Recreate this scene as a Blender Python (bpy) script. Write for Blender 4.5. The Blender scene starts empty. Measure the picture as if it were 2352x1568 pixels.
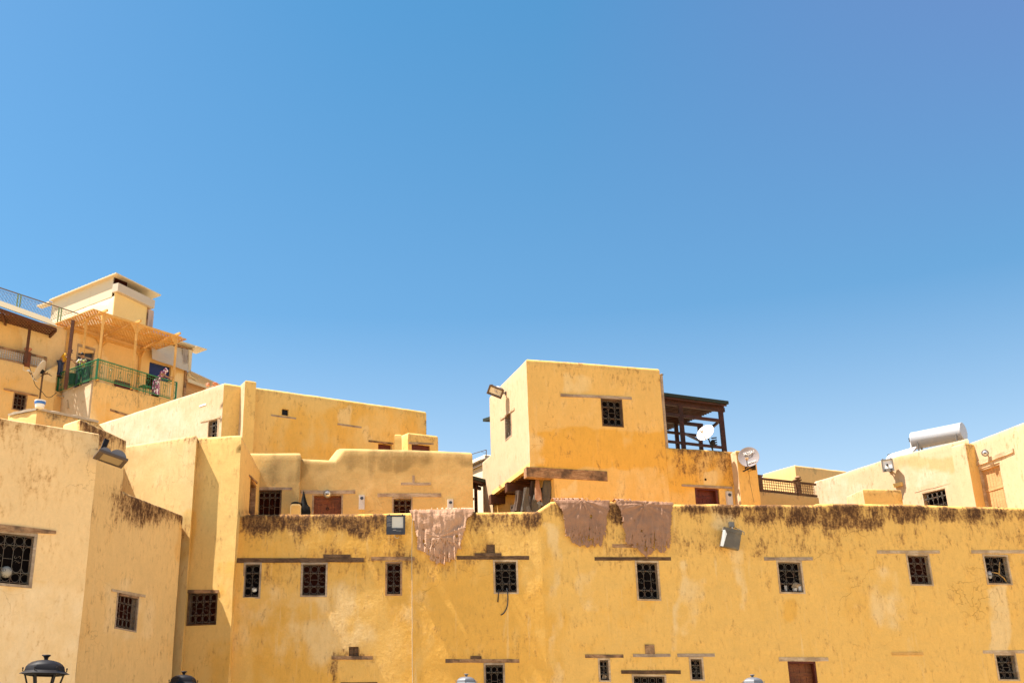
import bpy, bmesh, math, random
from mathutils import Vector as V, Matrix, noise
from math import radians, sin, cos, tan, pi
random.seed(7)
S = bpy.context.scene
COL = S.collection
# ------------------------------------------------------------ camera model
F, CX, CY = 2584.0, 947.5, 784.0
PITCH = radians(20.5); CAM = V((0, 0, 1.6))
cp, sp = cos(PITCH), sin(PITCH)
def ray(px, py):
    x = (px-CX)/F; y = (CY-py)/F
    return V((x, cp-y*sp, sp+y*cp))
def atY(px, py, Y):
    d = ray(px, py); return CAM + d*(Y/d.y)
def atZ(px, py, z):
    d = ray(px, py); return CAM + d*((z-CAM.z)/d.z)
def proj(P):
    q = P-CAM
    z = q.y*cp+q.z*sp; y = -q.y*sp+q.z*cp
    return CX+F*q.x/z, CY-F*y/z
class PolyFace:
    """two wall planes meeting in a slight bend at picture column xb; same interface as Face"""
    def __init__(s, A, B, C, xb):
        s.a = Face(A, B); s.b = Face(B, C); s.xb = xb; s.u = s.b.u; s.n = s.b.n; s.L1 = s.a.L; s.L = s.a.L+s.b.L
    def P(s, u, z, d=0.0): return s.a.P(u, z, d) if u <= s.L1 else s.b.P(u-s.L1, z, d)
    def hit(s, px, py, d=0.0):
        p = s.a.hit(px, py, d); return p if (p-s.a.O).dot(s.a.u) <= s.L1 else s.b.hit(px, py, d)
    def uz(s, px, py, d=0.0):
        p = s.a.hit(px, py, d)-s.a.O; u = p.dot(s.a.u)
        if u <= s.L1: return u, p.z
        p = s.b.hit(px, py, d)-s.b.O; return p.dot(s.b.u)+s.L1, p.z
    def rect(s, x0, y0, x1, y1, d=0.0):
        ym, xm = (y0+y1)/2, (x0+x1)/2
        return s.uz(x0, ym, d)[0], s.uz(x1, ym, d)[0], s.uz(xm, y1, d)[1], s.uz(xm, y0, d)[1]
class Face:
    """vertical plane through A and B: u along, d outward (towards the viewer), z up"""
    def __init__(s, A, B):
        s.O = V((A[0], A[1], 0)); s.u = V((B[0]-A[0], B[1]-A[1], 0)); s.L = s.u.length; s.u.normalize()
        s.n = V((s.u.y, -s.u.x, 0))
    def P(s, u, z, d=0.0): return s.O + s.u*u + s.n*d + V((0, 0, z))
    def hit(s, px, py, d=0.0):
        r = ray(px, py); o = s.O+s.n*d; t = (o-CAM).dot(s.n)/r.dot(s.n)
        return CAM + r*t
    def uz(s, px, py, d=0.0):
        p = s.hit(px, py, d)-s.O; return p.dot(s.u), p.z
    def rect(s, x0, y0, x1, y1, d=0.0):
        ym, xm = (y0+y1)/2, (x0+x1)/2
        return s.uz(x0, ym, d)[0], s.uz(x1, ym, d)[0], s.uz(xm, y1, d)[1], s.uz(xm, y0, d)[1]
AMP = [0.012]
def disp(P):
    a = 0.016+0.031*max(0, min(1, (-3.2-P.x)/1.5))*(1 if (P.y < 36 and P.x > -5.62) else 0)
    return noise.noise_vector(P*0.55)*a*1.0 + noise.noise_vector(P*1.9+V((7, 3, 1)))*a*0.6
# ------------------------------------------------------------ mesh builder
class MB:
    def __init__(s): s.v = []; s.f = []; s.off = V((0, 0, 0))
    def add(s, vs, fs):
        k = len(s.v); s.v += [tuple(V(p)+s.off) for p in vs]; s.f += [tuple(i+k for i in f) for f in fs]; return s
    def hexa(s, p):
        return s.add(p, [(0, 3, 2, 1), (4, 5, 6, 7), (0, 1, 5, 4), (1, 2, 6, 5), (2, 3, 7, 6), (3, 0, 4, 7)])
    def fbox(s, f, u0, u1, z0, z1, d0, d1, dz=0.0):
        # dz: how much the right end sits higher than the left end
        return s.hexa([f.P(u0, z0, d1), f.P(u1, z0+dz, d1), f.P(u1, z0+dz, d0), f.P(u0, z0, d0),
                       f.P(u0, z1, d1), f.P(u1, z1+dz, d1), f.P(u1, z1+dz, d0), f.P(u0, z1, d0)])
    def box(s, c, sz, M=None):
        M = M or Matrix.Identity(3); c = V(c); x, y, z = [a/2 for a in sz]
        return s.hexa([c+M@V(q) for q in ((-x, -y, -z), (x, -y, -z), (x, y, -z), (-x, y, -z), (-x, -y, z), (x, -y, z), (x, y, z), (-x, y, z))])
    def bar(s, a, b, w, h=None, up=V((0, 0, 1))):
        a, b = V(a), V(b); h = h or w; d = (b-a).normalized()
        if abs(d.dot(up)) > .98: up = V((0, 1, 0))
        x = d.cross(up).normalized()*w/2; y = x.cross(d).normalized()*h/2
        return s.hexa([a-x-y, a+x-y, a+x+y, a-x+y, b-x-y, b+x-y, b+x+y, b-x+y])
    def tube(s, pts, r, n=5, close=False, r2=None):
        pts = [V(p) for p in pts]; m = len(pts); vs = []; fs = []
        up = None
        for i, p in enumerate(pts):
            a = pts[(i-1) % m] if (i or close) else p; b = pts[(i+1) % m] if (i < m-1 or close) else p
            d = (b-a).normalized()
            if up is None: up = V((0, 0, 1)) if abs(d.z) < .9 else V((0, 1, 0))
            x = d.cross(up)
            if x.length < 1e-3: x = d.cross(V((0.3, 1, 0.2)))
            x.normalize(); up = x.cross(d).normalized()
            rr = r if r2 is None else r+(r2-r)*i/max(1, m-1)
            for k in range(n):
                t = 2*pi*k/n; vs.append(p+x*cos(t)*rr+up*sin(t)*rr)
        for i in range(m if close else m-1):
            j = (i+1) % m
            for k in range(n): fs.append((i*n+k, i*n+(k+1) % n, j*n+(k+1) % n, j*n+k))
        if not close: fs += [tuple(range(n))[::-1], tuple((m-1)*n+k for k in range(n))]
        return s.add(vs, fs)
    def ring(s, c, U, W, R, r, seg=12, n=3, t0=0, t1=2*pi):
        full = abs(t1-t0-2*pi) < 1e-6
        k = seg if full else seg+1
        return s.tube([V(c)+U*cos(t0+(t1-t0)*i/seg)*R+W*sin(t0+(t1-t0)*i/seg)*R for i in range(k)], r, n, full)
    def lathe(s, prof, c, seg=16, M=None, sx=1, t0=0.0):
        M = M or Matrix.Identity(3); vs = []; fs = []; m = len(prof)
        for k in range(seg):
            t = 2*pi*k/seg+t0
            for r, z in prof: vs.append(V(c)+M@V((r*cos(t)*sx, r*sin(t), z)))
        for k in range(seg):
            j = (k+1) % seg
            for i in range(m-1): fs.append((k*m+i, j*m+i, j*m+i+1, k*m+i+1))
        if prof[0][0] > 1e-5: fs.append(tuple(k*m for k in range(seg))[::-1])
        if prof[-1][0] > 1e-5: fs.append(tuple(k*m+m-1 for k in range(seg)))
        return s.add(vs, fs)
    def quad(s, a, b, c, d): return s.add([a, b, c, d], [(0, 1, 2, 3)])
    def prism(s, pts, vec):
        n = len(pts); pts = [V(p) for p in pts]; vec = V(vec)
        return s.add(pts+[p+vec for p in pts], [tuple(range(n))[::-1], tuple(range(n, 2*n))]+[(i, (i+1) % n, n+(i+1) % n, n+i) for i in range(n)])
    def blob(s, c, r, seg=10, rings=6, M=None, jit=0.0):
        vs = []; fs = []; M = M or Matrix.Identity(3); c = V(c); r = V(r) if hasattr(r, '__len__') else V((r, r, r))
        for i in range(rings+1):
            a = pi*i/rings
            for k in range(seg):
                t = 2*pi*k/seg; p = V((sin(a)*cos(t)*r.x, sin(a)*sin(t)*r.y, cos(a)*r.z))
                if jit: p *= 1+jit*noise.noise(p*6+c)
                vs.append(c+M@p)
        for i in range(rings):
            for k in range(seg):
                j = (k+1) % seg; fs.append((i*seg+k, (i+1)*seg+k, (i+1)*seg+j, i*seg+j))
        return s.add(vs, fs)
ROOT = {}
def wloc(o):
    l = V((0, 0, 0))
    while o is not None: l = l+ROOT.get(o.name, V((0, 0, 0))); o = o.parent
    return l
def tag(o, label, cat, group=None, kind=None):
    if label: o['label'] = label
    if cat: o['category'] = cat
    if group: o['group'] = group
    if kind: o['kind'] = kind
    return o
def thing(name, loc, label, cat, group=None):
    o = bpy.data.objects.new(name, None); o.empty_display_size = .3; o.location = loc; COL.objects.link(o)
    ROOT[o.name] = V(loc); return tag(o, label, cat, group)
def obj(name, mb, mat, parent=None, smooth=None, loc=None, label=None):
    """links the builder's world-space mesh as ONE object (under parent, or with its origin at loc)"""
    off = wloc(parent) if parent else V(loc or (0, 0, 0))
    me = bpy.data.meshes.new(name); me.from_pydata([tuple(V(p)-off) for p in mb.v], [], mb.f); me.validate()
    bm = bmesh.new(); bm.from_mesh(me); bmesh.ops.remove_doubles(bm, verts=bm.verts, dist=1e-5); bmesh.ops.recalc_face_normals(bm, faces=bm.faces); bm.to_mesh(me); bm.free()
    me.materials.append(mat)
    if smooth is not None:
        me.shade_smooth(); me.set_sharp_from_angle(angle=radians(smooth))
    o = bpy.data.objects.new(name, me); COL.objects.link(o)
    if parent: o.parent = parent
    else: o.location = off; ROOT[o.name] = off
    if label: o['label'] = label
    return o
# ------------------------------------------------------------ shader helper
class NT:
    def __init__(s, name):
        s.m = bpy.data.materials.new(name); s.m.use_nodes = True; s.t = s.m.node_tree; s.t.nodes.clear()
        s.out = s.n('ShaderNodeOutputMaterial'); s.b = s.n('ShaderNodeBsdfPrincipled'); s.L(s.b.outputs[0], s.out.inputs[0])
        s.b.inputs['Specular IOR Level'].default_value = .25
    def n(s, ty, **k):
        x = s.t.nodes.new(ty)
        for a, b in k.items(): setattr(x, a, b)
        return x
    def L(s, a, b): s.t.links.new(a, b)
    def put(s, sock, val):
        if hasattr(val, 'links') or isinstance(val, bpy.types.NodeSocket): s.L(val, sock)
        elif hasattr(val, '__len__') and sock.type == 'RGBA': sock.default_value = (*val, 1)[:4]
        else: sock.default_value = val
    def math(s, op, a, b=0.0, c=None, clamp=False):
        x = s.n('ShaderNodeMath', operation=op, use_clamp=clamp); s.put(x.inputs[0], a); s.put(x.inputs[1], b)
        if c is not None: s.put(x.inputs[2], c)
        return x.outputs[0]
    def lin(s, *terms):
        r = terms[0] if not isinstance(terms[0], tuple) else s.math('MULTIPLY', terms[0][0], terms[0][1])
        for t in terms[1:]: r = s.math('ADD', r, s.math('MULTIPLY', t[0], t[1]) if isinstance(t, tuple) else t)
        return r
    def step(s, x, a, b):
        q = s.n('ShaderNodeMapRange', interpolation_type='SMOOTHSTEP'); s.put(q.inputs[0], x); q.inputs[1].default_value = a; q.inputs[2].default_value = b
        return q.outputs[0]
    def mix(s, f, a, b, mode='MIX'):
        x = s.n('ShaderNodeMix', data_type='RGBA', blend_type=mode); s.put(x.inputs[0], f); s.put(x.inputs[6], a); s.put(x.inputs[7], b)
        return x.outputs[2]
    def pos(s, scale=(1, 1, 1), off=(0, 0, 0)):
        g = s.n('ShaderNodeNewGeometry'); m = s.n('ShaderNodeMapping'); m.inputs['Scale'].default_value = scale; m.inputs['Location'].default_value = off
        s.L(g.outputs['Position'], m.inputs[0]); return m.outputs[0]
    def noise(s, vec, scale, det=4, rough=.55, dist=0):
        x = s.n('ShaderNodeTexNoise'); s.L(vec, x.inputs['Vector']); x.inputs['Scale'].default_value = scale
        x.inputs['Detail'].default_value = det; x.inputs['Roughness'].default_value = rough; x.inputs['Distortion'].default_value = dist
        return x.outputs[0]
    def bump(s, h, dist, strength=1.0):
        x = s.n('ShaderNodeBump'); s.L(h, x.inputs['Height']); x.inputs['Distance'].default_value = dist; x.inputs['Strength'].default_value = strength
        s.L(x.outputs[0], s.b.inputs['Normal'])
    def fin(s, col, rough=.9, metal=0.0):
        s.put(s.b.inputs['Base Color'], col); s.put(s.b.inputs['Roughness'], rough); s.b.inputs['Metallic'].default_value = metal
        return s.m
def plaster(name, base, pale, rich, grime=(.085, .037, .015), pb=0.0, rb=0.0, gr=1.0, bump=.012, streak=.35, speck=.5, seed=0.0):
    t = NT(name); o = (seed*13.1, seed*7.7, seed*3.3)
    p = t.pos(off=o); ps = t.pos((5, 5, .45), o); pd = t.pos((9, 9, 3.4), o)
    nL = t.noise(p, .38, 3); nM = t.noise(p, 1.7, 6, .6); nF = t.noise(p, 16, 6, .65); nS = t.noise(ps, 1.0, 5, .6, .3); nD = t.noise(pd, 1.0, 5, .62, .4)
    w = t.n('ShaderNodeAttribute', attribute_name='wear'); sx = t.n('ShaderNodeSeparateColor'); t.L(w.outputs['Color'], sx.inputs[0])
    R, G, B = sx.outputs[0], sx.outputs[1], sx.outputs[2]
    c = base
    c = t.mix(t.step(t.lin((B, .9), (nL, 1.0), (nM, .5), rb), .85, 1.15), c, rich)
    c = t.mix(t.math('MULTIPLY', t.step(t.lin((G, .95), (nM, .8), (nL, .5), pb), .82, 1.25), .85), c, pale)
    c = t.mix(t.math('MULTIPLY', t.step(nS, .60, .74), streak), c, pale)
    c = t.mix(t.math('MULTIPLY', t.step(t.noise(t.pos((7, 7, .8), (o[0]+9, o[1], o[2])), 1.0, 4), .58, .72), streak*.55), c, rich)
    k = t.lin((nF, .28), (nM, .34), .69)
    kk = t.n('ShaderNodeCombineColor'); t.L(k, kk.inputs[0]); t.L(k, kk.inputs[1]); t.L(k, kk.inputs[2])
    c = t.mix(1.0, c, kk.outputs[0], 'MULTIPLY')
    # runs of dirt, a brown halo, then the dark fibrous crust of grime
    X = t.lin((R, gr), (nM, 1.25), (nD, 1.7), (nF, 1.1), -2.02)
    sm = t.step(t.lin((nD, 1.0), (nF, .45), (nL, .35), (R, .34)), 1.12, 1.26)
    c = t.mix(t.math('MULTIPLY', sm, speck), c, (grime[0]*4.0, grime[1]*4.2, grime[2]*3.6))
    c = t.mix(t.math('MULTIPLY', t.step(X, -.02, .9), .8), c, (grime[0]*3.6, grime[1]*3.8, grime[2]*3.2))
    fb = t.math('ADD', t.math('MULTIPLY', t.step(t.lin((nD, .6), (nF, .5)), .46, .62), .5), .5)
    c = t.mix(t.math('MULTIPLY', t.step(X, .30, 1.2), fb), c, grime)
    # hair cracks
    vo = t.n('ShaderNodeTexVoronoi', feature='DISTANCE_TO_EDGE'); wv = t.n('ShaderNodeVectorMath', operation='ADD')
    nv = t.n('ShaderNodeTexNoise'); t.L(p, nv.inputs['Vector']); nv.inputs['Scale'].default_value = 2.2; nv.inputs['Detail'].default_value = 4
    t.L(p, wv.inputs[0]); t.L(nv.outputs['Color'], wv.inputs[1]); t.L(wv.outputs[0], vo.inputs['Vector']); vo.inputs['Scale'].default_value = .55
    cr = t.math('MULTIPLY', t.math('SUBTRACT', 1.0, t.step(vo.outputs[0], .0, .007)), t.step(nL, .52, .64))
    c = t.mix(t.math('MULTIPLY', cr, .45), c, (rich[0]*.45, rich[1]*.4, rich[2]*.4))
    h = t.lin((nF, .14), (nM, 1.0), (nS, .2), (nD, .12), (cr, -.2))
    t.bump(h, bump*2.2, 1.0)
    return t.fin(c, .93)
def wood(name, a, b, dirt=None, scale=1.0, rough=.8, dirtamt=.5):
    t = NT(name); p = t.pos((3*scale, 3*scale, 14*scale)); q = t.pos((1, 1, 1))
    n1 = t.noise(p, 1.2, 6, .65, .8); n2 = t.noise(q, 2.3, 5); n3 = t.noise(q, 22, 4)
    c = t.mix(t.step(t.lin((n1, 1), (n3, .3)), .45, .85), a, b)
    if dirt: c = t.mix(t.math('MULTIPLY', t.step(t.lin((n2, 1), (n1, .3)), .6, .8), dirtamt), c, dirt)
    t.bump(t.lin((n1, 1), (n3, .4)), .01); return t.fin(c, rough)
def plain(name, col, rough=.6, metal=0.0, var=.15, bump=0.0, scale=8, spec=None, dirt=None):
    t = NT(name); n = t.noise(t.pos(), scale, 5, .6); n2 = t.noise(t.pos(), scale*.2, 4)
    lo = tuple(x*(1-var) for x in col); hi = tuple(min(1, x*(1+var)) for x in col)
    c = t.mix(t.lin((n, .6), (n2, .4)), lo, hi)
    if dirt: c = t.mix(t.math('MULTIPLY', t.step(n2, .48, .7), .6), c, dirt)
    if bump: t.bump(n, bump)
    if spec is not None: t.b.inputs['Specular IOR Level'].default_value = spec
    return t.fin(c, rough, metal)
M = {}
YB, YP, YR = (.74, .41, .105), (.80, .53, .22), (.69, .335, .05)
M['main'] = plaster('ochre_plaster', (.81, .475, .13), (.83, .57, .265), (.77, .415, .085), bump=.022, streak=.5, speck=.6, pb=.08, rb=.06)
M['left'] = plaster('sand_plaster', (.86, .575, .28), (.87, .63, .36), (.83, .52, .215), grime=(.15, .07, .025), pb=.1, bump=.008, streak=.2, speck=.35, seed=1)
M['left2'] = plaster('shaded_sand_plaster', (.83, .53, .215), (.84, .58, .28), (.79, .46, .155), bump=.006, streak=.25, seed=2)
M['tower'] = plaster('tower_plaster', (.74, .48, .165), (.76, .54, .24), (.71, .41, .10), bump=.007, streak=.25, speck=.35, seed=3)
M['towerlit'] = plaster('lit_tower_plaster', (.58, .42, .19), (.62, .49, .26), (.56, .36, .12), bump=.006, streak=.3, speck=.3, seed=11)  # copy of the tower plaster for its sunlit side, toned down against the sun
M['cream'] = plaster('pale_sunlit_plaster', (.53, .375, .225), (.56, .44, .31), (.50, .32, .15), pb=.12, bump=.006, streak=.35, speck=.3, seed=4)  # also laid on sun-facing sides, where its paleness paints in the sunlight
M['mid'] = plaster('honey_plaster', (.77, .50, .165), (.78, .55, .24), (.74, .42, .09), grime=(.11, .06, .025), bump=.007, streak=.3, seed=5)
M['gold'] = plaster('golden_plaster', (.77, .465, .14), (.79, .55, .24), (.75, .40, .07), bump=.008, streak=.3, speck=.22, seed=6)
M['facade'] = plaster('dun_plaster', (.58, .385, .15), (.66, .46, .21), (.36, .235, .09), grime=(.17, .10, .05), rb=-.17, bump=.008, streak=.35, seed=7)
M['hill'] = plaster('hill_plaster', (.74, .46, .18), (.78, .56, .29), (.70, .38, .10), grime=(.16, .10, .05), bump=.006, seed=8)
M['white'] = plaster('chalky_render', (.74, .62, .44), (.80, .72, .58), (.68, .52, .32), grime=(.2, .16, .12), bump=.005, seed=9)
M['grey'] = plaster('cement_render', (.42, .35, .27), (.55, .48, .40), (.36, .27, .18), grime=(.1, .08, .06), bump=.006, seed=10)
M['wdark'] = wood('sooty_timber', (.07, .034, .018), (.18, .10, .05), (.03, .016, .008))
M['wgrey'] = wood('weathered_timber', (.30, .21, .145), (.48, .36, .25), (.14, .075, .035))
M['wpale'] = wood('bleached_timber', (.42, .27, .15), (.62, .46, .30), (.22, .12, .05))
M['wmid'] = wood('aged_beam_timber', (.24, .12, .055), (.46, .27, .14), (.04, .025, .02), dirtamt=.75)
M['wred'] = wood('red_brown_door_timber', (.075, .014, .008), (.13, .028, .012), None, .6, .5)
M['wdoor'] = wood('varnished_door_timber', (.12, .030, .010), (.22, .07, .02), (.06, .018, .008), .8, .5)
M['wpine'] = wood('pale_pine_door', (.42, .22, .09), (.52, .30, .135), (.32, .15, .06), .6, .7, .3)
M['worange'] = wood('orange_pine', (.56, .285, .065), (.68, .38, .12), None, 1, .6)
M['wbrown'] = wood('dark_pergola_timber', (.075, .028, .014), (.13, .048, .022), None, 1, .6)
M['wmaroon'] = wood('maroon_pavilion_timber', (.045, .016, .010), (.085, .028, .016), (.02, .01, .007), 1, .6)
M['iron'] = plain('grey_wrought_iron', (.14, .115, .09), .6, .1, .35, scale=30, dirt=(.22, .09, .04))
M['void'] = plain('dark_interior', (.007, .005, .005), .9, 0, .5, scale=3, spec=.02)  # near-black stands for the darkness of rooms and hollows
M['voidr'] = plain('dark_red_interior', (.028, .007, .004), .9, 0, .5, scale=3, spec=.02)
M['black'] = plain('black_iron', (.012, .010, .012), .55, .0, .2, spec=.2)
M['blackcloth'] = plain('black_plastic_bag', (.012, .011, .010), .8, 0, .3, .004, spec=.1)
M['tankwhite'] = plain('greyish_white_tank', (.40, .40, .42), .35, 0, .05, spec=.5)
M['whitemetal'] = plain('white_enamel', (.80, .80, .80), .35, 0, .04, spec=.5)
M['greydish'] = plain('dark_grey_dish_paint', (.27, .235, .235), .5, 0, .12, scale=14)
M['weathersteel'] = plain('weathered_steel_cover', (.13, .11, .09), .5, .2, .55, scale=7, dirt=(.34, .25, .14))
M['lamp'] = plain('slate_lamp_housing', (.045, .05, .07), .5, 0, .15)
M['lampgrey'] = plain('aluminium_housing', (.20, .18, .16), .5, .3, .25, scale=20, dirt=(.2, .14, .08))
M['brownlamp'] = plain('brown_lamp_housing', (.12, .085, .065), .5, .2, .2)
M['meter'] = plain('pale_grey_plastic', (.52, .48, .46), .5, 0, .08)
M['glassd'] = plain('dark_glass', (.05, .05, .05), .12, 0, .2, spec=.6)
M['reflect'] = plain('lamp_glass', (.55, .54, .55), .2, .3, .1, spec=.6)
M['leather'] = None
M['green'] = plain('green_painted_iron', (.012, .15, .055), .4, 0, .2, spec=.5)
M['palegreen'] = plain('pale_green_iron', (.25, .33, .16), .5, 0, .2)
M['darkgreen'] = plain('dark_green_sheet', (.022, .03, .022), .7, 0, .2)
M['terra'] = plain('terracotta', (.50, .20, .11), .8, 0, .15)
M['bone'] = plain('white_plastic', (.78, .76, .72), .5, 0, .08)
M['navy'] = plain('navy_blind', (.02, .035, .13), .7)
M['blue'] = plain('blue_print', (.05, .17, .50), .5, 0, .3)
M['sheet'] = plain('cream_sheet_metal', (.58, .48, .33), .5, 0, .08, scale=2)
M['sheetd'] = plain('dull_sheet_metal', (.50, .42, .33), .55, 0, .12, scale=3)
M['shutter'] = plain('yellow_roller_shutter', (.74, .56, .27), .5, 0, .06)
M['cable'] = plain('black_cable', (.02, .018, .018), .6)
M['wcable'] = plain('cream_cable', (.62, .52, .38), .6)
def world_and_light():
    w = bpy.data.worlds.new('World'); S.world = w; w.use_nodes = True; t = w.node_tree; t.nodes.clear()
    out = t.nodes.new('ShaderNodeOutputWorld'); bg = t.nodes.new('ShaderNodeBackground'); sky = t.nodes.new('ShaderNodeTexSky')
    sv = V((-.46, -.028, .89)).normalized(); el = math.asin(sv.z)
    sky.sky_type = 'NISHITA'; sky.sun_disc = False; sky.sun_elevation = el; sky.sun_rotation = math.atan2(sv.x, sv.y)
    sky.air_density = 1.0; sky.dust_density = SKY[0]; sky.ozone_density = SKY[1]; sky.altitude = 400
    bg.inputs[1].default_value = SKY[2]
    def mixn(f, a, b, mode='MIX'):
        x = t.nodes.new('ShaderNodeMix'); x.data_type = 'RGBA'; x.blend_type = mode; x.clamp_factor = True
        for i_, v_ in ((0, f), (6, a), (7, b)):
            if isinstance(v_, bpy.types.NodeSocket): t.links.new(v_, x.inputs[i_])
            else: x.inputs[i_].default_value = v_ if i_ == 0 else (*v_, 1)
        return x.outputs[2]
    tc = t.nodes.new('ShaderNodeTexCoord'); sx = t.nodes.new('ShaderNodeSeparateXYZ'); t.links.new(tc.outputs['Generated'], sx.inputs[0])
    def rng(sock, lo, hi): m_ = t.nodes.new('ShaderNodeMapRange'); t.links.new(sock, m_.inputs[0]); m_.inputs[1].default_value = lo; m_.inputs[2].default_value = hi; return m_.outputs[0]
    tint = mixn(rng(sx.outputs[2], .22, .37), (1.30, 1.20, 1.02), (.61, .95, .98))
    tint = mixn(rng(sx.outputs[2], .37, .60), tint, (.47, .96, 1.03))
    hi = mixn(rng(sx.outputs[0], .12, .5), tint, (.92, .89, 1.04)); tint = mixn(rng(sx.outputs[2], .38, .62), tint, hi)
    lo = mixn(rng(sx.outputs[0], -.05, -.42), tint, (.66, .97, 1.02)); tint = mixn(rng(sx.outputs[2], .38, .62), tint, lo)
    tn = mixn(1.0, sky.outputs[0], tint, 'MULTIPLY')
    t.links.new(tn, bg.inputs[0]); t.links.new(bg.outputs[0], out.inputs[0])
    L = bpy.data.lights.new('sun', 'SUN'); L.energy = SUN[0]; L.angle = radians(.53); L.color = (1, .93, .82)
    o = bpy.data.objects.new('sun', L); COL.objects.link(o); o.rotation_euler = sv.to_track_quat('Z', 'Y').to_euler(); o.location = (-20, 0, 60)
    c = bpy.data.cameras.new('camera'); c.sensor_width = 36; c.lens = 36*F/2352; c.shift_x = (1176-CX)/2352; c.clip_end = 3000; c.clip_start = .1
    co = bpy.data.objects.new('camera', c); COL.objects.link(co); co.location = CAM; co.rotation_euler = (pi/2+PITCH, 0, 0); S.camera = co
    vs = S.view_settings; vs.view_transform = 'Standard'; vs.look = 'None'; vs.gamma = 1; vs.exposure = SUN[1]
SKY = [0.6, 2.0, .073]; SUN = [4.95, 1.42]
world_and_light()
# ------------------------------------------------------------ wall builder
def smooth01(x): x = max(0, min(1, x)); return x*x*(3-2*x)
def building_walls(name, pts, mat, parent, zb, tops, res=.25, holes={}, thick=.32, r=.09, inner=.6, roof=.5, wear=None, coarse=1.2, front=(0,), amp=1.0, skip=(), sm={}):
    """pts: footprint, counter-clockwise seen from above; tops[i]: height, or [(u,z),...] along side i"""
    n = len(pts); P2 = [V((p[0], p[1], 0)) for p in pts]; U = []; N = []; LN = []
    for i in range(n):
        u = P2[(i+1) % n]-P2[i]; LN.append(u.length); u.normalize(); U.append(u); N.append(V((u.y, -u.x, 0)))
    def corner(i, dist):
        a, b = N[i-1], N[i]; q = 1+a.dot(b)
        return P2[i]-(a+b)/max(q, .35)*dist
    verts = {}; vl = []; dt = []; fl = []; FS_ = []
    def vid(p, d, push=True):
        k = (round(p.x, 3), round(p.y, 3), round(p.z, 3))
        if k not in verts: verts[k] = len(vl); vl.append(p.copy()); dt.append(d)
        return verts[k]
    def uniq(a, ext, rs):
        ext = sorted(set(ext)); out = list(ext)
        for x in a:
            if all(abs(x-e) > rs*.35 for e in ext): out.append(x)
        out.sort(); q = [out[0]]
        for x in out[1:]:
            if x-q[-1] > .004: q.append(x)
        return q
    for i in range(n):
        if i in skip: continue
        L = LN[i]; rs = res if i in front else coarse; hs = holes.get(i, [])
        tp = tops[i] if i < len(tops) else tops[-1]
        tl = tp if isinstance(tp, (list, tuple)) else [(0, tp), (L, tp)]
        def top(u):
            for (a, za), (b, zb_) in zip(tl, tl[1:]):
                if u <= b: return za+(zb_-za)*max(0, min(1, (u-a)/max(b-a, 1e-6)))
            return tl[-1][1]
        nu = max(1, round(L/rs)); us = uniq([L*k/nu for k in range(nu+1)], [0, L]+[h[0] for h in hs if 0 < h[0] < L]+[h[1] for h in hs if 0 < h[1] < L]+[a for a, _ in tl if 0 < a < L], rs)
        tmax = max(z for _, z in tl); tmin = min(z for _, z in tl)
        hz = [h[2] for h in hs if h[2] > zb+.01]+[h[3] for h in hs]
        zs = min([tmin-r-.05]); zs = max([zs-.3]+[z+.02 for z in hz if z < tmin-r])
        zsmin = min(zs, tmin-r-.02)
        nz = max(1, round((tmax-r-zb)/rs)); zz = uniq([zb+(tmax-r-zb)*k/nz for k in range(nz+1)], [zb, zsmin, tmax-r]+[z for z in hz if zb < z < tmax-r], rs)
        def zmap(z, u): return z if z <= zsmin else zsmin+(z-zsmin)*(top(u)-r-zsmin)/(tmax-r-zsmin)
        def inh(uc, zc): return any(h[0] < uc < h[1] and h[2] < zc < h[3] for h in hs)
        def at(u, z, dist=0.0):
            a, b = corner(i, dist), corner((i+1) % n, dist); q = a.lerp(b, u/L); return V((q.x, q.y, z))
        H = [[inh((us[a]+us[a+1])/2, (zz[b]+zz[b+1])/2) for b in range(len(zz)-1)] for a in range(len(us)-1)]
        def g(a, b, dist=0.0):
            z = zmap(zz[b], us[a]); q = at(us[a], z) if dist else at(us[a], z, dist)
            return vid(q-N[i]*dist, top(us[a])-z)
        na, nb = len(us)-1, len(zz)-1
        for a in range(na):
            for b in range(nb):
                if H[a][b]: continue
                fl.append((g(a, b), g(a+1, b), g(a+1, b+1), g(a, b+1)))
                D = next((h[4] for h in hs if len(h) > 4), .22)
                for (da, db, e) in ((-1, 0, ((a, b), (a, b+1))), (1, 0, ((a+1, b), (a+1, b+1))), (0, -1, ((a, b), (a+1, b))), (0, 1, ((a, b+1), (a+1, b+1)))):
                    x, y = a+da, b+db
                    if 0 <= x < na and 0 <= y < nb and H[x][y]:
                        (p, q), (p2, q2) = e
                        if D > 0: fl.append((g(p, q), g(p2, q2), g(p2, q2, D), g(p, q, D)))
        prof = [(r*(1-cos(t)), -r+r*sin(t)) for t in (radians(30), radians(60), radians(90))]+[(thick*.5, .015), (thick-.05, 0), (thick, -.05), (thick, -inner)]
        for a in range(na):
            z0, z1 = top(us[a]), top(us[a+1])
            prev = (g(a, nb), g(a+1, nb))
            for (dd, dz) in prof:
                cur = (vid(at(us[a], z0+dz, dd), -dz*.3), vid(at(us[a+1], z1+dz, dd), -dz*.3))
                fl.append((prev[0], prev[1], cur[1], cur[0])); prev = cur
        FS_ += [i]*(len(fl)-len(FS_))
    if roof is not None:
        FS_ += [0]*0
        tm = []
        for i in range(n):
            tp = tops[i] if i < len(tops) else tops[-1]; tm.append(min(z for _, z in tp) if isinstance(tp, (list, tuple)) else tp)
        zr = min(tm)-roof; ids = []
        for i in range(n):
            c = corner(i, thick-.02); vl.append(V((c.x, c.y, zr))); dt.append(1); ids.append(len(vl)-1)
        fl.append(tuple(ids))
    off = wloc(parent) if parent else V((0, 0, 0))
    W = []
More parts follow.
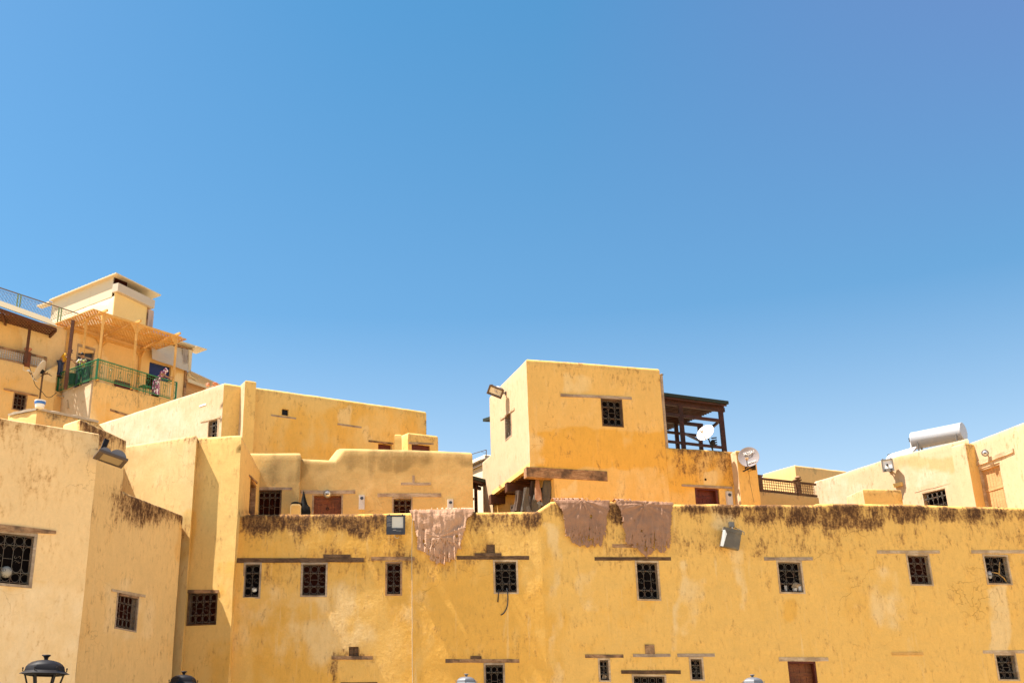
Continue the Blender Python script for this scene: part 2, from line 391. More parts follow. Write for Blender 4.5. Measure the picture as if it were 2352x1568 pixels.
    for p, d in zip(vl, dt):
        w = [0.0, 0.0, 0.0]
        if wear: w = wear(p, d, *proj(p))
        W.append((max(0, min(1, w[0])), max(0, min(1, w[1])), max(0, min(1, w[2])), 1.0))
    me = bpy.data.meshes.new(name); me.from_pydata([tuple(p+disp(p)*amp-off) for p in vl], [], fl)
    at_ = me.color_attributes.new('wear', 'FLOAT_COLOR', 'POINT'); at_.data.foreach_set('color', [x for w in W for x in w])
    bm = bmesh.new(); bm.from_mesh(me); bmesh.ops.recalc_face_normals(bm, faces=bm.faces); bm.to_mesh(me); bm.free()
    me.materials.append(mat)
    if sm:
        ms = list(dict.fromkeys(sm.values()))
        for q in ms: me.materials.append(M[q])
        ix = [0]*len(me.polygons)
        for k_, sd in enumerate(FS_):
            if sd in sm: ix[k_] = 1+ms.index(sm[sd])
        me.polygons.foreach_set('material_index', ix)
    me.shade_smooth(); me.set_sharp_from_angle(angle=radians(48))
    o = bpy.data.objects.new(name, me); COL.objects.link(o); o.parent = parent
    return o
def patches(lst, base=(0, 0, 0), gh=0.5, gs=.6):
    """lst: (x0,y0,x1,y1,channel,strength,softness px) stains that sit on the wall; gh/gs: dirt under the coping"""
    def f(p, d, px, py):
        w = list(base)
        pk = max(.5, min(1.18, .88+.95*noise.noise(V((px*.028, py*.012, 1.7)))))
        w[0] += (gs*max(0, 1-max(d, 0)/gh) if d > .04 else gs*.35)*pk
        wv = noise.noise_vector(V((px*.045, py*.018, 3.3))); wp = noise.noise_vector(V((px*.012, py*.012, 8.1))); px += wv.x*9+wp.x*22; py += wv.y*7+wp.y*18; k_ = 1+wv.z*.9
        for x0, y0, x1, y1, ch, s, so in lst:
            dx = max(x0-px, px-x1, 0); dy = max(y0-py, py-y1, 0); q = math.hypot(dx, dy)/so
            if q < 1: w[ch] += s*(1-smooth01(q))*(k_ if ch else pk)
        return w
    return f
# ------------------------------------------------------------ windows, doors, boards
def grille(mb, f, u0, u1, z0, z1, d, nx=None, r=.007, style=0):
    w, h = u1-u0, z1-z0; nx = nx or max(2, round(w/.2)); cw = w/nx; ch = min(cw, h*.24)
    zt, zl = z1-.045, z0+.045; A = zt-ch; Bz = zl+ch; mid = (A+Bz)/2
    U, Wv = f.u, V((0, 0, 1))
    for k in range(nx+1):
        u = u0+min(max(cw*k, .02), w-.02); mb.tube([f.P(u, z0, d), f.P(u, z1, d)], r, 4)
    for z in (zt, A, Bz, zl): mb.tube([f.P(u0, z, d+.012), f.P(u1, z, d+.012)], r, 4)
    R = ch*.44
    for k in range(nx):
        uc = u0+cw*(k+.5)
        mb.ring(f.P(uc, zt-ch/2, d), U, Wv, R, r*.8)
        mb.ring(f.P(uc, zl+ch/2, d), U, Wv, R, r*.8)
        ra = cw*.42
        mb.ring(f.P(uc, A-ra*1.1, d), U, Wv, ra, r*.8, 8, 3, 0, pi)
        mb.ring(f.P(uc, Bz+ra*1.1, d), U, Wv, ra, r*.8, 8, 3, pi, 2*pi)
        if (k % 2 == 0 or nx == 2) and mid-Bz > .1:
            for sx in (-1, 1):
                for sz in (-1, 1):
                    mb.ring(f.P(uc+sx*cw*.2, mid+sz*cw*.22, d), U, Wv, cw*.13, r*.7, 7, 3, (0 if sx*sz > 0 else pi)-1.2, (0 if sx*sz > 0 else pi)+3.2)
        elif mid-Bz > .1:
            mb.tube([f.P(uc-cw/2, mid, d), f.P(uc+cw/2, mid, d)], r*.8, 4)
HOLE = {}
def win_hole(f, rect, D=.24, pad=.02):
    u0, u1, z0, z1 = f.rect(*rect); return (u0+pad, u1-pad, z0+pad, z1-pad, D)
def window(parent, f, rect, fw=.05, back='void', fmat='wgrey', gr=True, nx=None, lean=0, fr=(1, 1, 1, 1), label=None, pane_depth=.2, gdepth=.05, cut=True):
    u0, u1, z0, z1 = f.rect(*rect); c = f.P((u0+u1)/2, (z0+z1)/2); off = disp(c)
    mb = MB(); mb.off = off
    um = (u0+u1)/2
    # a pair of dark boards back in the opening; their colour paints the unlit room
    mb.fbox(f, u0-.03, um-.004, z0-.03, z1+.03, -pane_depth-.03, -pane_depth); mb.fbox(f, um+.004, u1+.03, z0-.03, z1+.03, -pane_depth-.03, -pane_depth)
    mb.fbox(f, u0-.03, u1+.03, z0-.03, z1+.03, -pane_depth-.06, -pane_depth-.031)
    w = obj('window', mb, M[back], parent, label=label)
    mb = MB(); mb.off = off; d0, d1 = -.235, .014
    if fr[0]: mb.fbox(f, u0, u0+fw, z0, z1, d0, d1)
    if fr[1]: mb.fbox(f, u1-fw, u1, z0, z1, d0, d1)
    if fr[2]: mb.fbox(f, u0+fw*fr[0], u1-fw*fr[1], z1-fw, z1, d0, d1-.003)
    if fr[3]: mb.fbox(f, u0+fw*fr[0], u1-fw*fr[1], z0, z0+fw*.9, d0, d1-.003)
    if mb.v: obj('frame', mb, M[fmat], w)
    if gr:
        mb = MB(); mb.off = off; grille(mb, f, u0+fw*fr[0]*.8, u1-fw*fr[1]*.8, z0+fw*fr[3]*.8, z1-fw*fr[2]*.8, -gdepth, nx)
        obj('grille', mb, M['iron'], w, smooth=40)
    return w
def board(parent, f, x0, y0, x1, y1, mat='wdark', d=.014, yr=None, name='lintel', back=.1, parts=None):
    """a timber let into the wall; yr=(top,bottom) at the right end when it differs"""
    ua, za1 = f.uz(x0, y0); _, za0 = f.uz(x0, y1)
    ub, zb1 = f.uz(x1, yr[0] if yr else y0); _, zb0 = f.uz(x1, yr[1] if yr else y1)
    mb = MB(); mb.off = disp(f.P((ua+ub)/2, (za0+zb0)/2)); n = max(2, int((ub-ua)/.35))
    top = []; bot = []
    for k in range(n+1):
        t = k/n; u = ua+(ub-ua)*t; j = .006
        top.append((u, za1+(zb1-za1)*t+random.uniform(-j, j))); bot.append((u, za0+(zb0-za0)*t+random.uniform(-j, j)))
    vs = []; fs = []
    for (u, zt), (_, zb) in zip(top, bot):
        dd = d+random.uniform(-.003, .003)
        vs += [f.P(u, zb, -back), f.P(u, zb, dd), f.P(u, zt, dd), f.P(u, zt, -back)]
    for k in range(n):
        a, b = k*4, k*4+4
        for q in range(4): fs.append((a+q, b+q, b+(q+1) % 4, a+(q+1) % 4))
    fs += [(0, 1, 2, 3), tuple(n*4+q for q in (3, 2, 1, 0))]
    mb.add(vs, fs)
    return obj(name, mb, M[mat], parent)
def door(parent, f, rect, mat='wdoor', fmat='wgrey', D=.3, zlow=None, planks=7, fw=.06, frame=True, hinge=False):
    u0, u1, z0, z1 = f.rect(*rect)
    if zlow is not None: z0 = zlow
    off = disp(f.P((u0+u1)/2, z1)); mb = MB(); mb.off = off
    a, b = u0+(fw if frame else 0), u1-(fw if frame else 0); w = (b-a)/planks
    for k in range(planks): mb.fbox(f, a+w*k+.004, a+w*(k+1)-.004, z0, z1, -D-.03, -D+random.uniform(-.004, .004))
    mb.fbox(f, a, b, z0, z1, -D-.05, -D-.031); mb.fbox(f, a, b, z0+(z1-z0)*.72, z0+(z1-z0)*.72+.1, -D, -D+.02)
    d = obj('door', mb, M[mat], parent)
    if frame:
        mb = MB(); mb.off = off; mb.fbox(f, u0-.02, u0+fw, z0, z1, -D-.05, -.02+D*0); mb.fbox(f, u1-fw, u1+.02, z0, z1, -D-.05, -.02); mb.fbox(f, u0+fw, u1-fw, z1-fw, z1+.02, -D-.05, -.025)
        obj('frame', mb, M[fmat], d)
    mb = MB(); mb.off = off; c = f.P(a+(b-a)*.5, z0+(z1-z0)*.5, -D+.03); mb.ring(c, f.u, V((0, 0, 1)), .045, .009, 10, 4); mb.tube([c+V((0, 0, .04)), c+V((0, 0, .045))-f.n*.04], .015, 6)
    obj('handle', mb, M['black'], d)
    return d
# ============================================================ ground
mb = MB(); mb.add([(-900, -300, 0), (900, -300, 0), (900, 1200, 0), (-900, 1200, 0)], [(0, 1, 2, 3)])
t = NT('dusty_paving'); p = t.pos(); br = t.n('ShaderNodeTexBrick'); t.L(p, br.inputs[0]); br.inputs['Scale'].default_value = 1.2
br.inputs['Color1'].default_value = (.46, .36, .22, 1); br.inputs['Color2'].default_value = (.40, .31, .19, 1); br.inputs['Mortar'].default_value = (.28, .21, .13, 1); br.inputs['Mortar Size'].default_value = .012
M['ground'] = t.fin(t.mix(t.math('MULTIPLY', t.noise(p, .3, 5), .5), br.outputs[0], (.47, .365, .22)), .9)
g = obj('ground', mb, M['ground']); g['kind'] = 'structure'
# ============================================================ long front building
Y0 = 35.0
xL = atY(538, 1190, Y0).x; xB = atY(1240, 1170, Y0).x; BEND = radians(9); dRX = atY(2440, 1166, Y0).x*1.55-xB; RP = (xB+dRX, Y0+dRX*tan(BEND))
FM = PolyFace((xL, Y0), (xB, Y0), RP, 1240); H1 = thing('plastered_house', (FM.P(FM.L/2, 0)), 'long ochre plastered house with grimy coping across the foreground', 'house')
wins = [(559.5, 1291, 601, 1373.6), (691, 1291, 752, 1370), (884.7, 1288, 923.5, 1366.6), (1134, 1286, 1191, 1364), (1461, 1287, 1515.7, 1378.6),
        (1787, 1287, 1846, 1363), (2085, 1271, 2139, 1344), (2262, 1272.8, 2320, 1342.3), (1111.7, 1522, 1160.4, 1605), (1374.6, 1510, 1402.6, 1565),
        (1584, 1508, 1617, 1562.6), (1453, 1547.4, 1532, 1610), (2288, 1500, 2338, 1563)]
dd1 = (1815, 1518, 1880, 1640)
hol = [win_hole(FM, w) for w in wins]+[win_hole(FM, dd1, .24, 0), win_hole(FM, (801, 1484.7, 824, 1506), .24, 0), win_hole(FM, (783, 1568, 867, 1640), .24, 0), win_hole(FM, (1117.5, 1250, 1136.5, 1270), .24, 0)]
def tl(f, pts): return [(f.uz(x, y)) for x, y in pts]
topM = tl(FM, [(538, 1192), (546, 1186), (560, 1181.5), (600, 1179.5), (700, 1179), (870, 1177), (1050, 1175.5), (1232, 1174), (1268, 1150.5), (1290, 1150), (1400, 1151), (1560, 1156), (1700, 1157), (1878, 1158.5), (1884, 1155.5), (1900, 1154.5), (2100, 1157), (2250, 1162), (2360, 1165), (2438, 1166)])
topM[0] = (0, topM[0][1]); LB = FM.L1; zB_ = FM.uz(1240, 1169)[1]
topL = [p for p in topM if p[0] < LB-.02]+[(LB, zB_)]; topR = [(0, zB_)]+[(u-LB, z) for u, z in topM if u > LB+.02]+[(FM.L-LB, topM[-1][1]-.1)]
holL = [h for h in hol if h[1] < LB]; holR = [(h[0]-LB, h[1]-LB, *h[2:]) for h in hol if h[0] > LB]
pm = patches([(572, 1184, 860, 1206, 0, .78, 36), (620, 1190, 700, 1225, 0, .25, 30), (800, 1185, 880, 1215, 0, .3, 25), (880, 1240, 940, 1285, 0, .25, 30), (690, 1250, 760, 1268, 0, .35, 26), (745, 1262, 960, 1278, 0, .22, 20),
   (560, 1280, 740, 1286, 0, .3, 14), (600, 1300, 690, 1340, 0, .22, 30), (760, 1290, 880, 1310, 0, .2, 30),
   (1085, 1184, 1230, 1200, 0, .7, 34), (1060, 1230, 1200, 1268, 0, .2, 40), (950, 1290, 1060, 1300, 0, .3, 25), (1110, 1250, 1145, 1272, 0, .4, 12),
   (1398, 1158, 1424, 1195, 0, 1.0, 16), (1290, 1150, 1400, 1170, 0, .2, 20), (1560, 1160, 1690, 1170, 0, .75, 16), (1725, 1163, 1870, 1186, 0, .68, 24), (1790, 1190, 1830, 1200, 0, .4, 14),
   (1892, 1166, 2110, 1188, 0, .58, 24), (1900, 1194, 2060, 1203, 0, .45, 10), (1950, 1190, 1990, 1210, 0, .35, 14), (2120, 1170, 2352, 1180, 0, .5, 20), (2220, 1190, 2290, 1204, 0, .4, 18), (2270, 1210, 2352, 1230, 0, .2, 30),
   (1375, 1225, 1545, 1275, 0, .30, 34), (1560, 1215, 1660, 1262, 0, .26, 46), (1735, 1215, 1900, 1265, 0, .30, 46), (1960, 1215, 2100, 1255, 0, .16, 50), (2150, 1200, 2352, 1250, 0, .12, 50),
   (775, 1502, 860, 1510, 0, .42, 12), (795, 1478, 830, 1506, 0, .4, 10), (768, 1520, 778, 1568, 0, .55, 8), (1035, 1508, 1190, 1514, 0, .15, 10),
   (600, 1440, 760, 1568, 2, .5, 70), (560, 1390, 800, 1480, 1, .25, 90), (740, 1380, 930, 1500, 1, .2, 80), (2279, 1350, 2312, 1500, 1, .6, 9), (1555, 1290, 1562, 1490, 1, .38, 6), (1262, 1200, 1282, 1568, 1, .36, 8), (1690, 1270, 1712, 1400, 1, .34, 6),
   (1340, 1320, 1370, 1390, 1, .35, 20), (1570, 1330, 1600, 1440, 1, .35, 20), (2020, 1310, 2060, 1430, 1, .3, 24), (1640, 1165, 1680, 1210, 1, .5, 24),
   (950, 1400, 1240, 1568, 2, .45, 80), (560, 1200, 1240, 1400, 2, .22, 60), (1300, 1350, 1500, 1500, 2, .2, 60), (590, 1180, 900, 1290, 2, .1, 30), (1810, 1380, 1830, 1420, 2, .4, 20)], gh=.62, gs=.62)
building_walls('wall', [(xL, Y0), (xB, Y0), RP, (RP[0], 42), (xL, 39.2)], M['main'], H1, -.1, [topL, topR, topM[-1][1]-.6, 8.4, topM[0][1]], res=.13, holes={0: holL, 1: holR}, front=(0, 1), thick=.36, r=.11, inner=.5, roof=.15, wear=pm, coarse=2.5)
back = ['void', 'voidr', 'voidr', 'void', 'void', 'void', 'voidr', 'void', 'void', 'void', 'void', 'void', 'void']
fmt = ['wgrey', 'wgrey', 'wmid', 'wpale', 'wpale', 'wpale', 'wpale', 'wpale', 'wgrey', 'wpale', 'wpale', 'wpale', 'wpale']
for i, w in enumerate(wins): window(H1, FM, w, fw=.055, back=back[i], fmat=fmt[i], nx=2 if w[2]-w[0] < 45 else (4 if w[2]-w[0] > 70 else 3))
for a in [(540, 1280.5, 835.6, 1291.5, 'wdark', .03, (1280.2, 1289.5)), (743.5, 1272.7, 806, 1280, 'wdark', .03), (853, 1277.5, 953, 1286, 'wmid'), (1049, 1277, 1215, 1285.4, 'wdark'), (1090, 1270, 1151.4, 1277, 'wdark', .03),
          (1023, 1512.6, 1192.7, 1521, 'wmid'), (1080, 1505.5, 1105, 1512.5, 'wdark', .03), (1405.5, 1249, 1453, 1257, 'wmid'), (1365.5, 1278.5, 1541, 1286.4, 'wdark'), (1755.5, 1279.3, 1866.5, 1286.8, 'wgrey'),
          (1344, 1501.7, 1431.8, 1509.4, 'wmid'), (1454, 1500.8, 1539.7, 1508, 'wgrey'), (1555.7, 1499.7, 1641.5, 1507.4, 'wgrey'), (1427, 1538, 1563, 1546.2, 'wdark'), (1787.8, 1508.8, 1901.4, 1518, 'wpale'),
          (2013, 1263.3, 2157.5, 1270.7, 'wpale'), (2229.9, 1262.8, 2390, 1270.2, 'wpale'), (2047, 1496.5, 2119.4, 1503.6, 'worange'), (2256, 1493, 2385, 1500.2, 'wpale'), (761.6, 1506, 856, 1514, 'wmid', .03), (783, 1565.5, 867, 1575, 'wred')]:
    board(H1, FM, a[0], a[1], a[2], a[3], a[4], a[5] if len(a) > 5 else .014, a[6] if len(a) > 6 else None)
door(H1, FM, dd1, 'wdoor', 'wred', .2, frame=True, planks=4)
def brickvent(par, f, rect, mat, dz=.03, n=2):
    u0, u1, z0, z1 = f.rect(*rect); mb = MB(); mb.off = disp(f.P(u0, z0)); w = (u1-u0)/n
    for k in range(n): mb.fbox(f, u0+w*k+.008, u0+w*(k+1)-.008, z0, z1, -.15, -dz)
    return obj('vent', mb, mat, par)
brickvent(H1, FM, (801, 1484.7, 824, 1506), M['wdark']); brickvent(H1, FM, (1117.5, 1250, 1136.5, 1270), M['wdark'], .02, 1)
mb = MB(); mb.off = disp(FM.P(7, 6)); mb.fbox(FM, *FM.rect(1482.5, 1479.6, 1504, 1500.8), -.1, .02); obj('vent', mb, M['wmid'], H1)
mb = MB(); u0, u1, z0, z1 = FM.rect(783, 1568, 867, 1640); mb.fbox(FM, u0, u1, z0, z1, -.2, -.15); obj('shutter', mb, M['wred'], H1)
# the thin pale wire that runs straight down the wall
mb = MB(); pts = []
for k in range(40):
    y = 1184+k*(1640-1184)/39; q = FM.hit(946.5+random.uniform(-.4, .4), y); pts.append(q+disp(q)+FM.n*.012)
mb.tube(pts, .011, 5); obj('wire', mb, M['sheet'], H1, smooth=60)
# ============================================================ corner tower on the left
Pd = atY(555, 997, 34.52); Pc = atY(455.6, 1003.2, 35.05); zt = Pc.z; Pb = V((Pc.x+.02, Pc.y-.34, zt)); Pa = atZ(284, 1023, zt)
pts = [Pa, Pb, Pc, Pd, V((Pd.x, 39.35, 0)), V((Pa.x-1.5, 39.35, 0))]
H2 = thing('plastered_house', (Pd.x-2, 36, 0), 'tall sand coloured corner tower with a slanting shadow down its wall', 'house')
FT = Face(Pc, Pd); FTs = Face(Pd, pts[4])
wt = (431, 1357, 499, 1435); dr = (573, 1100, 588, 1190)
pt = patches([(444, 1010, 460, 1060, 0, .25, 14), (540, 1178, 600, 1186, 0, .6, 8), (420, 1190, 436, 1240, 0, .3, 14), (470, 1010, 560, 1180, 1, .15, 40), (505, 1300, 540, 1420, 2, .35, 30), (425, 1180, 445, 1300, 2, .5, 18), (290, 1030, 430, 1100, 1, .3, 50), (500, 1480, 560, 1568, 2, .3, 40)], gh=.22, gs=.45)
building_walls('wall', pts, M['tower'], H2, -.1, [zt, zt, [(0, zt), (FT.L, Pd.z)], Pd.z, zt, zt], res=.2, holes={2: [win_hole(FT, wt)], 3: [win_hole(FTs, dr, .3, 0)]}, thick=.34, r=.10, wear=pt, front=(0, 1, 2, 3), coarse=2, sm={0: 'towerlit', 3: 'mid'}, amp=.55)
window(H2, FT, wt, back='voidr', fmat='wdark', nx=4)
board(H2, FT, 427.5, 1353.5, 503, 1361.5, 'wmid', .03); 
board(H2, FTs, 572, 1090, 589.5, 1094, 'wmid', .03, yr=(1106, 1111))
door(H2, FTs, dr, 'wred', 'wmid', .2, planks=4)
# ============================================================ stepped house between left house and tower
P420 = atY(420, 1182, 34.55); zl = P420.z; P282 = atZ(282, 1128, zl); FS = Face(P282, P420)
u184 = FS.uz(184, 964)[0]; zu = (FS.uz(184, 964)[1]+FS.uz(286, 1006)[1])/2
A0 = FS.P(u184, 0); FS = Face(A0, P420); u286, _ = FS.uz(286.5, 1050)
H3 = thing('plastered_house', A0, 'stepped shaded house wall with sooty sloping coping between pale house and tower', 'house')
w2 = (265, 1360, 316, 1447)
bL = atZ(146, 973.5, zu)
pl = patches([(285, 1132, 420, 1180, 0, .45, 40), (330, 1140, 420, 1200, 0, .25, 30), (190, 960, 290, 1000, 0, .5, 30), (200, 1010, 290, 1040, 0, .3, 24), (420, 1180, 432, 1300, 2, .6, 14), (250, 1340, 340, 1460, 1, .4, 22), (215, 1130, 300, 1190, 0, .12, 40)], gh=.5, gs=.4)
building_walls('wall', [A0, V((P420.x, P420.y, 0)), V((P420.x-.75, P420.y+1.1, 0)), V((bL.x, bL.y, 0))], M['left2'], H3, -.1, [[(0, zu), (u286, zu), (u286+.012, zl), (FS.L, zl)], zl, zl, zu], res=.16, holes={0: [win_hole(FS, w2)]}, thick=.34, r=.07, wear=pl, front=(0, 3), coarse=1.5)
window(H3, FS, w2, back='voidr', fmat='wgrey')
board(H3, FS, 256, 1351.5, 333, 1357, 'wpale', .025, yr=(1366, 1371.5)); board(H3, FS, 275, 1362.5, 318, 1366, 'wmid', .02, yr=(1369, 1374))
# ============================================================ nearest house on the left
K = atY(229, 995, 27.0); zk = K.z; P0 = atZ(0, 958, zk); dk = (V((P0.x, P0.y, 0))-V((K.x, K.y, 0))); PL = V((K.x, K.y, 0))+dk*2.6; nb = V((dk.y, -dk.x, 0)).normalized()
if nb.y < 0: nb = -nb
FK = Face(PL, K); w1 = (-22, 1219, 80, 1347)
H4 = thing('plastered_house', (K.x, K.y, 0), 'smooth pale sand house at the left edge with speckled coping', 'house')
pk = patches([(-50, 955, 200, 1010, 0, .15, 60), (0, 990, 60, 1150, 0, .16, 60), (-50, 955, 240, 985, 0, .12, 16), (0, 1370, 200, 1568, 1, .3, 80), (0, 1345, 85, 1352, 2, .6, 12), (60, 1080, 130, 1150, 0, .14, 30)], gh=.3, gs=.35)
building_walls('wall', [PL, V((K.x, K.y, 0)), V((K.x, K.y, 0))+nb*3.2, PL+nb*3.2], M['left'], H4, -.1, [zk], res=.14, holes={0: [win_hole(FK, w1)]}, thick=.34, r=.045, wear=pk, coarse=1.5, front=(0,))
window(H4, FK, w1, back='void', fmat='wgrey', fw=.07, nx=4, gdepth=.04)
board(H4, FK, -60, 1197, 129, 1218, 'wmid', .035, yr=(1218.5, 1226.5))
# low whitewashed wall behind it
V1 = atY(85.7, 939.7, 33.0); zv = V1.z; V0 = atZ(20, 953, zv); V2 = atZ(225, 969, zv)
H5 = thing('low_wall', (V1.x, V1.y, 0), 'low angular parapet wall with cracked grey cap behind the pale left house', 'wall')
building_walls('wall', [V0, V1, V2, V2+V((0, 3, 0)), V0+V((0, 3, 0))], M['hill'], H5, 4, [zv], res=.2, thick=.3, r=.06, wear=patches([(100, 945, 220, 985, 0, .45, 20)], gh=.3, gs=.5), front=(0, 1))
mb = MB()
def cap(mb, a, b, z, w, h):
    a = V((a.x, a.y, z)); b = V((b.x, b.y, z)); n = 14; d = (b-a)/n; nn = V((d.y, -d.x, 0)).normalized(); vs = []; fs = []
    for k in range(n+1):
        p = a+d*k; j = lambda: noise.noise(p*3+V((random.random()*0, 0, 0)))*.03
        vs += [p+nn*(.035+j()), p+nn*(.045+j())+V((0, 0, h*.6+j())), p+V((0, 0, h+j()))-nn*.1, p-nn*w+V((0, 0, h*.7)), p-nn*w]
    for k in range(n):
        for q in range(4): fs.append((k*5+q, k*5+5+q, k*5+6+q, k*5+q+1))
    mb.add(vs, fs)
cap(mb, V0, V1, zv-.03, .34, .12); cap(mb, V1, V2, zv-.03, .34, .12); obj('coping', mb, M['grey'], H5, smooth=50)
# ============================================================ terrace house behind the parapet (middle left)
Q0 = atY(570, 1034, 39.15); Q1 = atY(690.5, 1040, 39.15); za = Q1.z+.02
Q2 = V((Q1.x, 39.45, 0)); Q3 = atY(1084.5, 1036, 39.45)
FB = Face(Q0, Q1); FC = Face(Q2, Q3)
H6 = thing('plastered_house', (Q2.x+2, 40, 0), 'dun terrace house with stepped coping and plank door behind the parapet', 'house')
tB = tl(FC, [(692, 1051.5), (771, 1056), (792, 1028.5), (860, 1029), (1000, 1033), (1084, 1037)]); tB[0] = (0, tB[0][1]); tB[-1] = (FC.L, tB[-1][1])
wA = (592, 1124, 646, 1200); wB = (901, 1141.5, 948, 1200); dB = (716, 1133, 787.5, 1200)
pb_ = patches([(597, 1046, 690, 1100, 2, .42, 26), (692, 1060, 790, 1078, 2, .34, 30), (794, 1036, 1076, 1062, 2, .5, 34), (860, 1055, 960, 1085, 2, .25, 30), (800, 1038, 1080, 1050, 0, .12, 14), (700, 1085, 1000, 1120, 1, .25, 40), (625, 1055, 640, 1080, 0, .2, 12)], gh=.4, gs=.22)
building_walls('wall', [Q0, Q1, Q2, Q3, Q3+V((0, 6, 0)), Q0+V((0, 6, 0))], M['facade'], H6, 6, [za, za, tB, tB[-1][1], 11.0, za], res=.18, holes={0: [win_hole(FB, wA)], 2: [win_hole(FC, wB), win_hole(FC, dB, .2, 0)]}, thick=.36, r=.13, wear=pb_, front=(0, 1, 2), coarse=2)
window(H6, FB, wA, back='voidr', fmat='wdark', nx=4, fr=(0, 1, 1, 0)); window(H6, FC, wB, back='voidr', fmat='wgrey')
door(H6, FC, dB, 'wdoor', 'wgrey', .14, planks=8)
for a in [(580, 1118.3, 671, 1125, 'wgrey', FB), (691, 1125.6, 816, 1133.8, 'wgrey', FC), (867, 1132.8, 1013, 1141.5, 'wgrey', FC), (921, 1108, 989.6, 1114.3, 'wgrey', FC), (946.8, 1091.5, 952.3, 1107.8, 'wgrey', FC)]:
    board(H6, a[5], a[0], a[1], a[2], a[3], a[4], .02)
# ============================================================ upper house with the long falling coping
R1 = atY(515, 878, 43.0); zr = R1.z; R0 = atZ(226, 973, zr); R2 = atZ(979, 944, zr); FR0 = Face(R0, R1); FR = Face(R1, R2)
H7 = thing('plastered_house', (R1.x, R1.y, 0), 'large honey coloured upper house with buttress below the skyline, left of centre', 'house')
wC = (477, 962, 501, 1010); wv = (648, 939.5, 663, 954)
wr = (868, 1019, 900, 1045)
ph = patches([(590, 890, 740, 925, 0, .14, 20), (810, 900, 978, 930, 0, .10, 20), (785, 945, 802, 975, 1, .7, 8), (835, 985, 852, 1010, 1, .8, 9), (640, 960, 830, 1040, 2, .35, 50), (540, 900, 560, 1000, 0, .12, 14), (240, 950, 500, 1000, 1, .3, 40), (850, 1000, 900, 1016, 0, .2, 10), (880, 950, 978, 1000, 2, .15, 40)], gh=.3, gs=.22)
building_walls('wall', [R0, R1, R2, R2+V((-2, 6, 0)), R0+V((1, 6, 0))], M['mid'], H7, 7, [zr], res=.2, holes={0: [win_hole(FR0, wC)], 1: [win_hole(FR, wv, .24, 0), win_hole(FR, wr, .2, 0)]}, thick=.36, r=.12, wear=ph, front=(0, 1), coarse=2, sm={0: 'cream'})  # left side takes the paler plaster, sunlight put into its colour
window(H7, FR0, wC, back='void', fmat='whitemetal' if 0 else 'wpale'); brickvent(H7, FR, wv, M['black'], .1, 1)
mb = MB(); u0, u1, z0, z1 = FR.rect(*wr); mb.fbox(FR, u0, u1, z0, z1, -.2, -.14); obj('shutter', mb, M['wred'], H7)
board(H7, FR0, 461, 966, 506, 970.5, 'whitemetal' if 0 else 'wpale', .02, yr=(954.5, 959)); board(H7, FR0, 458.5, 931, 474, 934.5, 'bone', .015, yr=(926, 929.5))
board(H7, FR, 622.7, 951.6, 680, 955.4, 'wgrey', .02, yr=(959.5, 963.2)); board(H7, FR, 775, 971.5, 830, 975.5, 'wgrey', .02, yr=(979.5, 983.3)); board(H7, FR, 846, 1010.5, 902.5, 1014.5, 'wmid', .02, yr=(1017, 1021))
def buttress(par, f, x0, x1, ytop, d, zb, mat, wear=None, topz=None, name='buttress', sm={3: 'cream'}):  # sun-facing left side is paler by default: painted sunlight
    u0, zt_ = f.uz(x0, ytop, d); u1, _ = f.uz(x1, ytop, d); zt_ = topz or zt_
    a, b = f.P(u0, 0, d), f.P(u1, 0, d); c, e = f.P(u1, 0, -.1), f.P(u0, 0, -.1)
    return building_walls(name, [a, b, c, e], mat, par, zb, [zt_], res=.2, thick=.12, r=.06, inner=.05, roof=.04, wear=wear, front=(0, 1, 2, 3), sm=sm)
buttress(H7, FR, 563, 589, 879.5, .55, 9, M['mid'], patches([(575, 890, 585, 960, 0, .3, 10)], gh=.15, gs=.3), zr+.04)
T0 = atY(937.6, 992.5, 44.0); zh = T0.z; T1 = atZ(1006, 1000.5, zh); TL = atZ(920, 999.5, zh)
H8 = thing('rooftop_hut', (T0.x, T0.y, 0), 'little rooftop stair hut with red window beside the dun terrace coping', 'hut')
FH = Face(T0, T1); wh = (946, 1021, 988, 1050)
building_walls('wall', [TL, T0, T1, T1+V((0, 2.2, 0)), TL+V((0, 2.2, 0))], M['mid'], H8, 9, [zh], res=.2, holes={1: [win_hole(FH, wh, .14, 0)]}, thick=.2, r=.1, wear=patches([(945, 1000, 1000, 1015, 0, .2, 14)], gh=.15, gs=.2), front=(0, 1))
mb = MB(); u0, u1, z0, z1 = FH.rect(*wh); mb.fbox(FH, u0, u1, z0, z1, -.14, -.1); obj('shutter', mb, M['wred'], H8)
board(H8, FH, 939, 1015.5, 996, 1019.5, 'wgrey', .02, yr=(1017.5, 1021.5))
FQ = Face(atY(900, 997, 43.9), atY(930, 998, 43.9)); buttress(H8, FQ, 906.5, 923, 997, .3, 9, M['mid'])
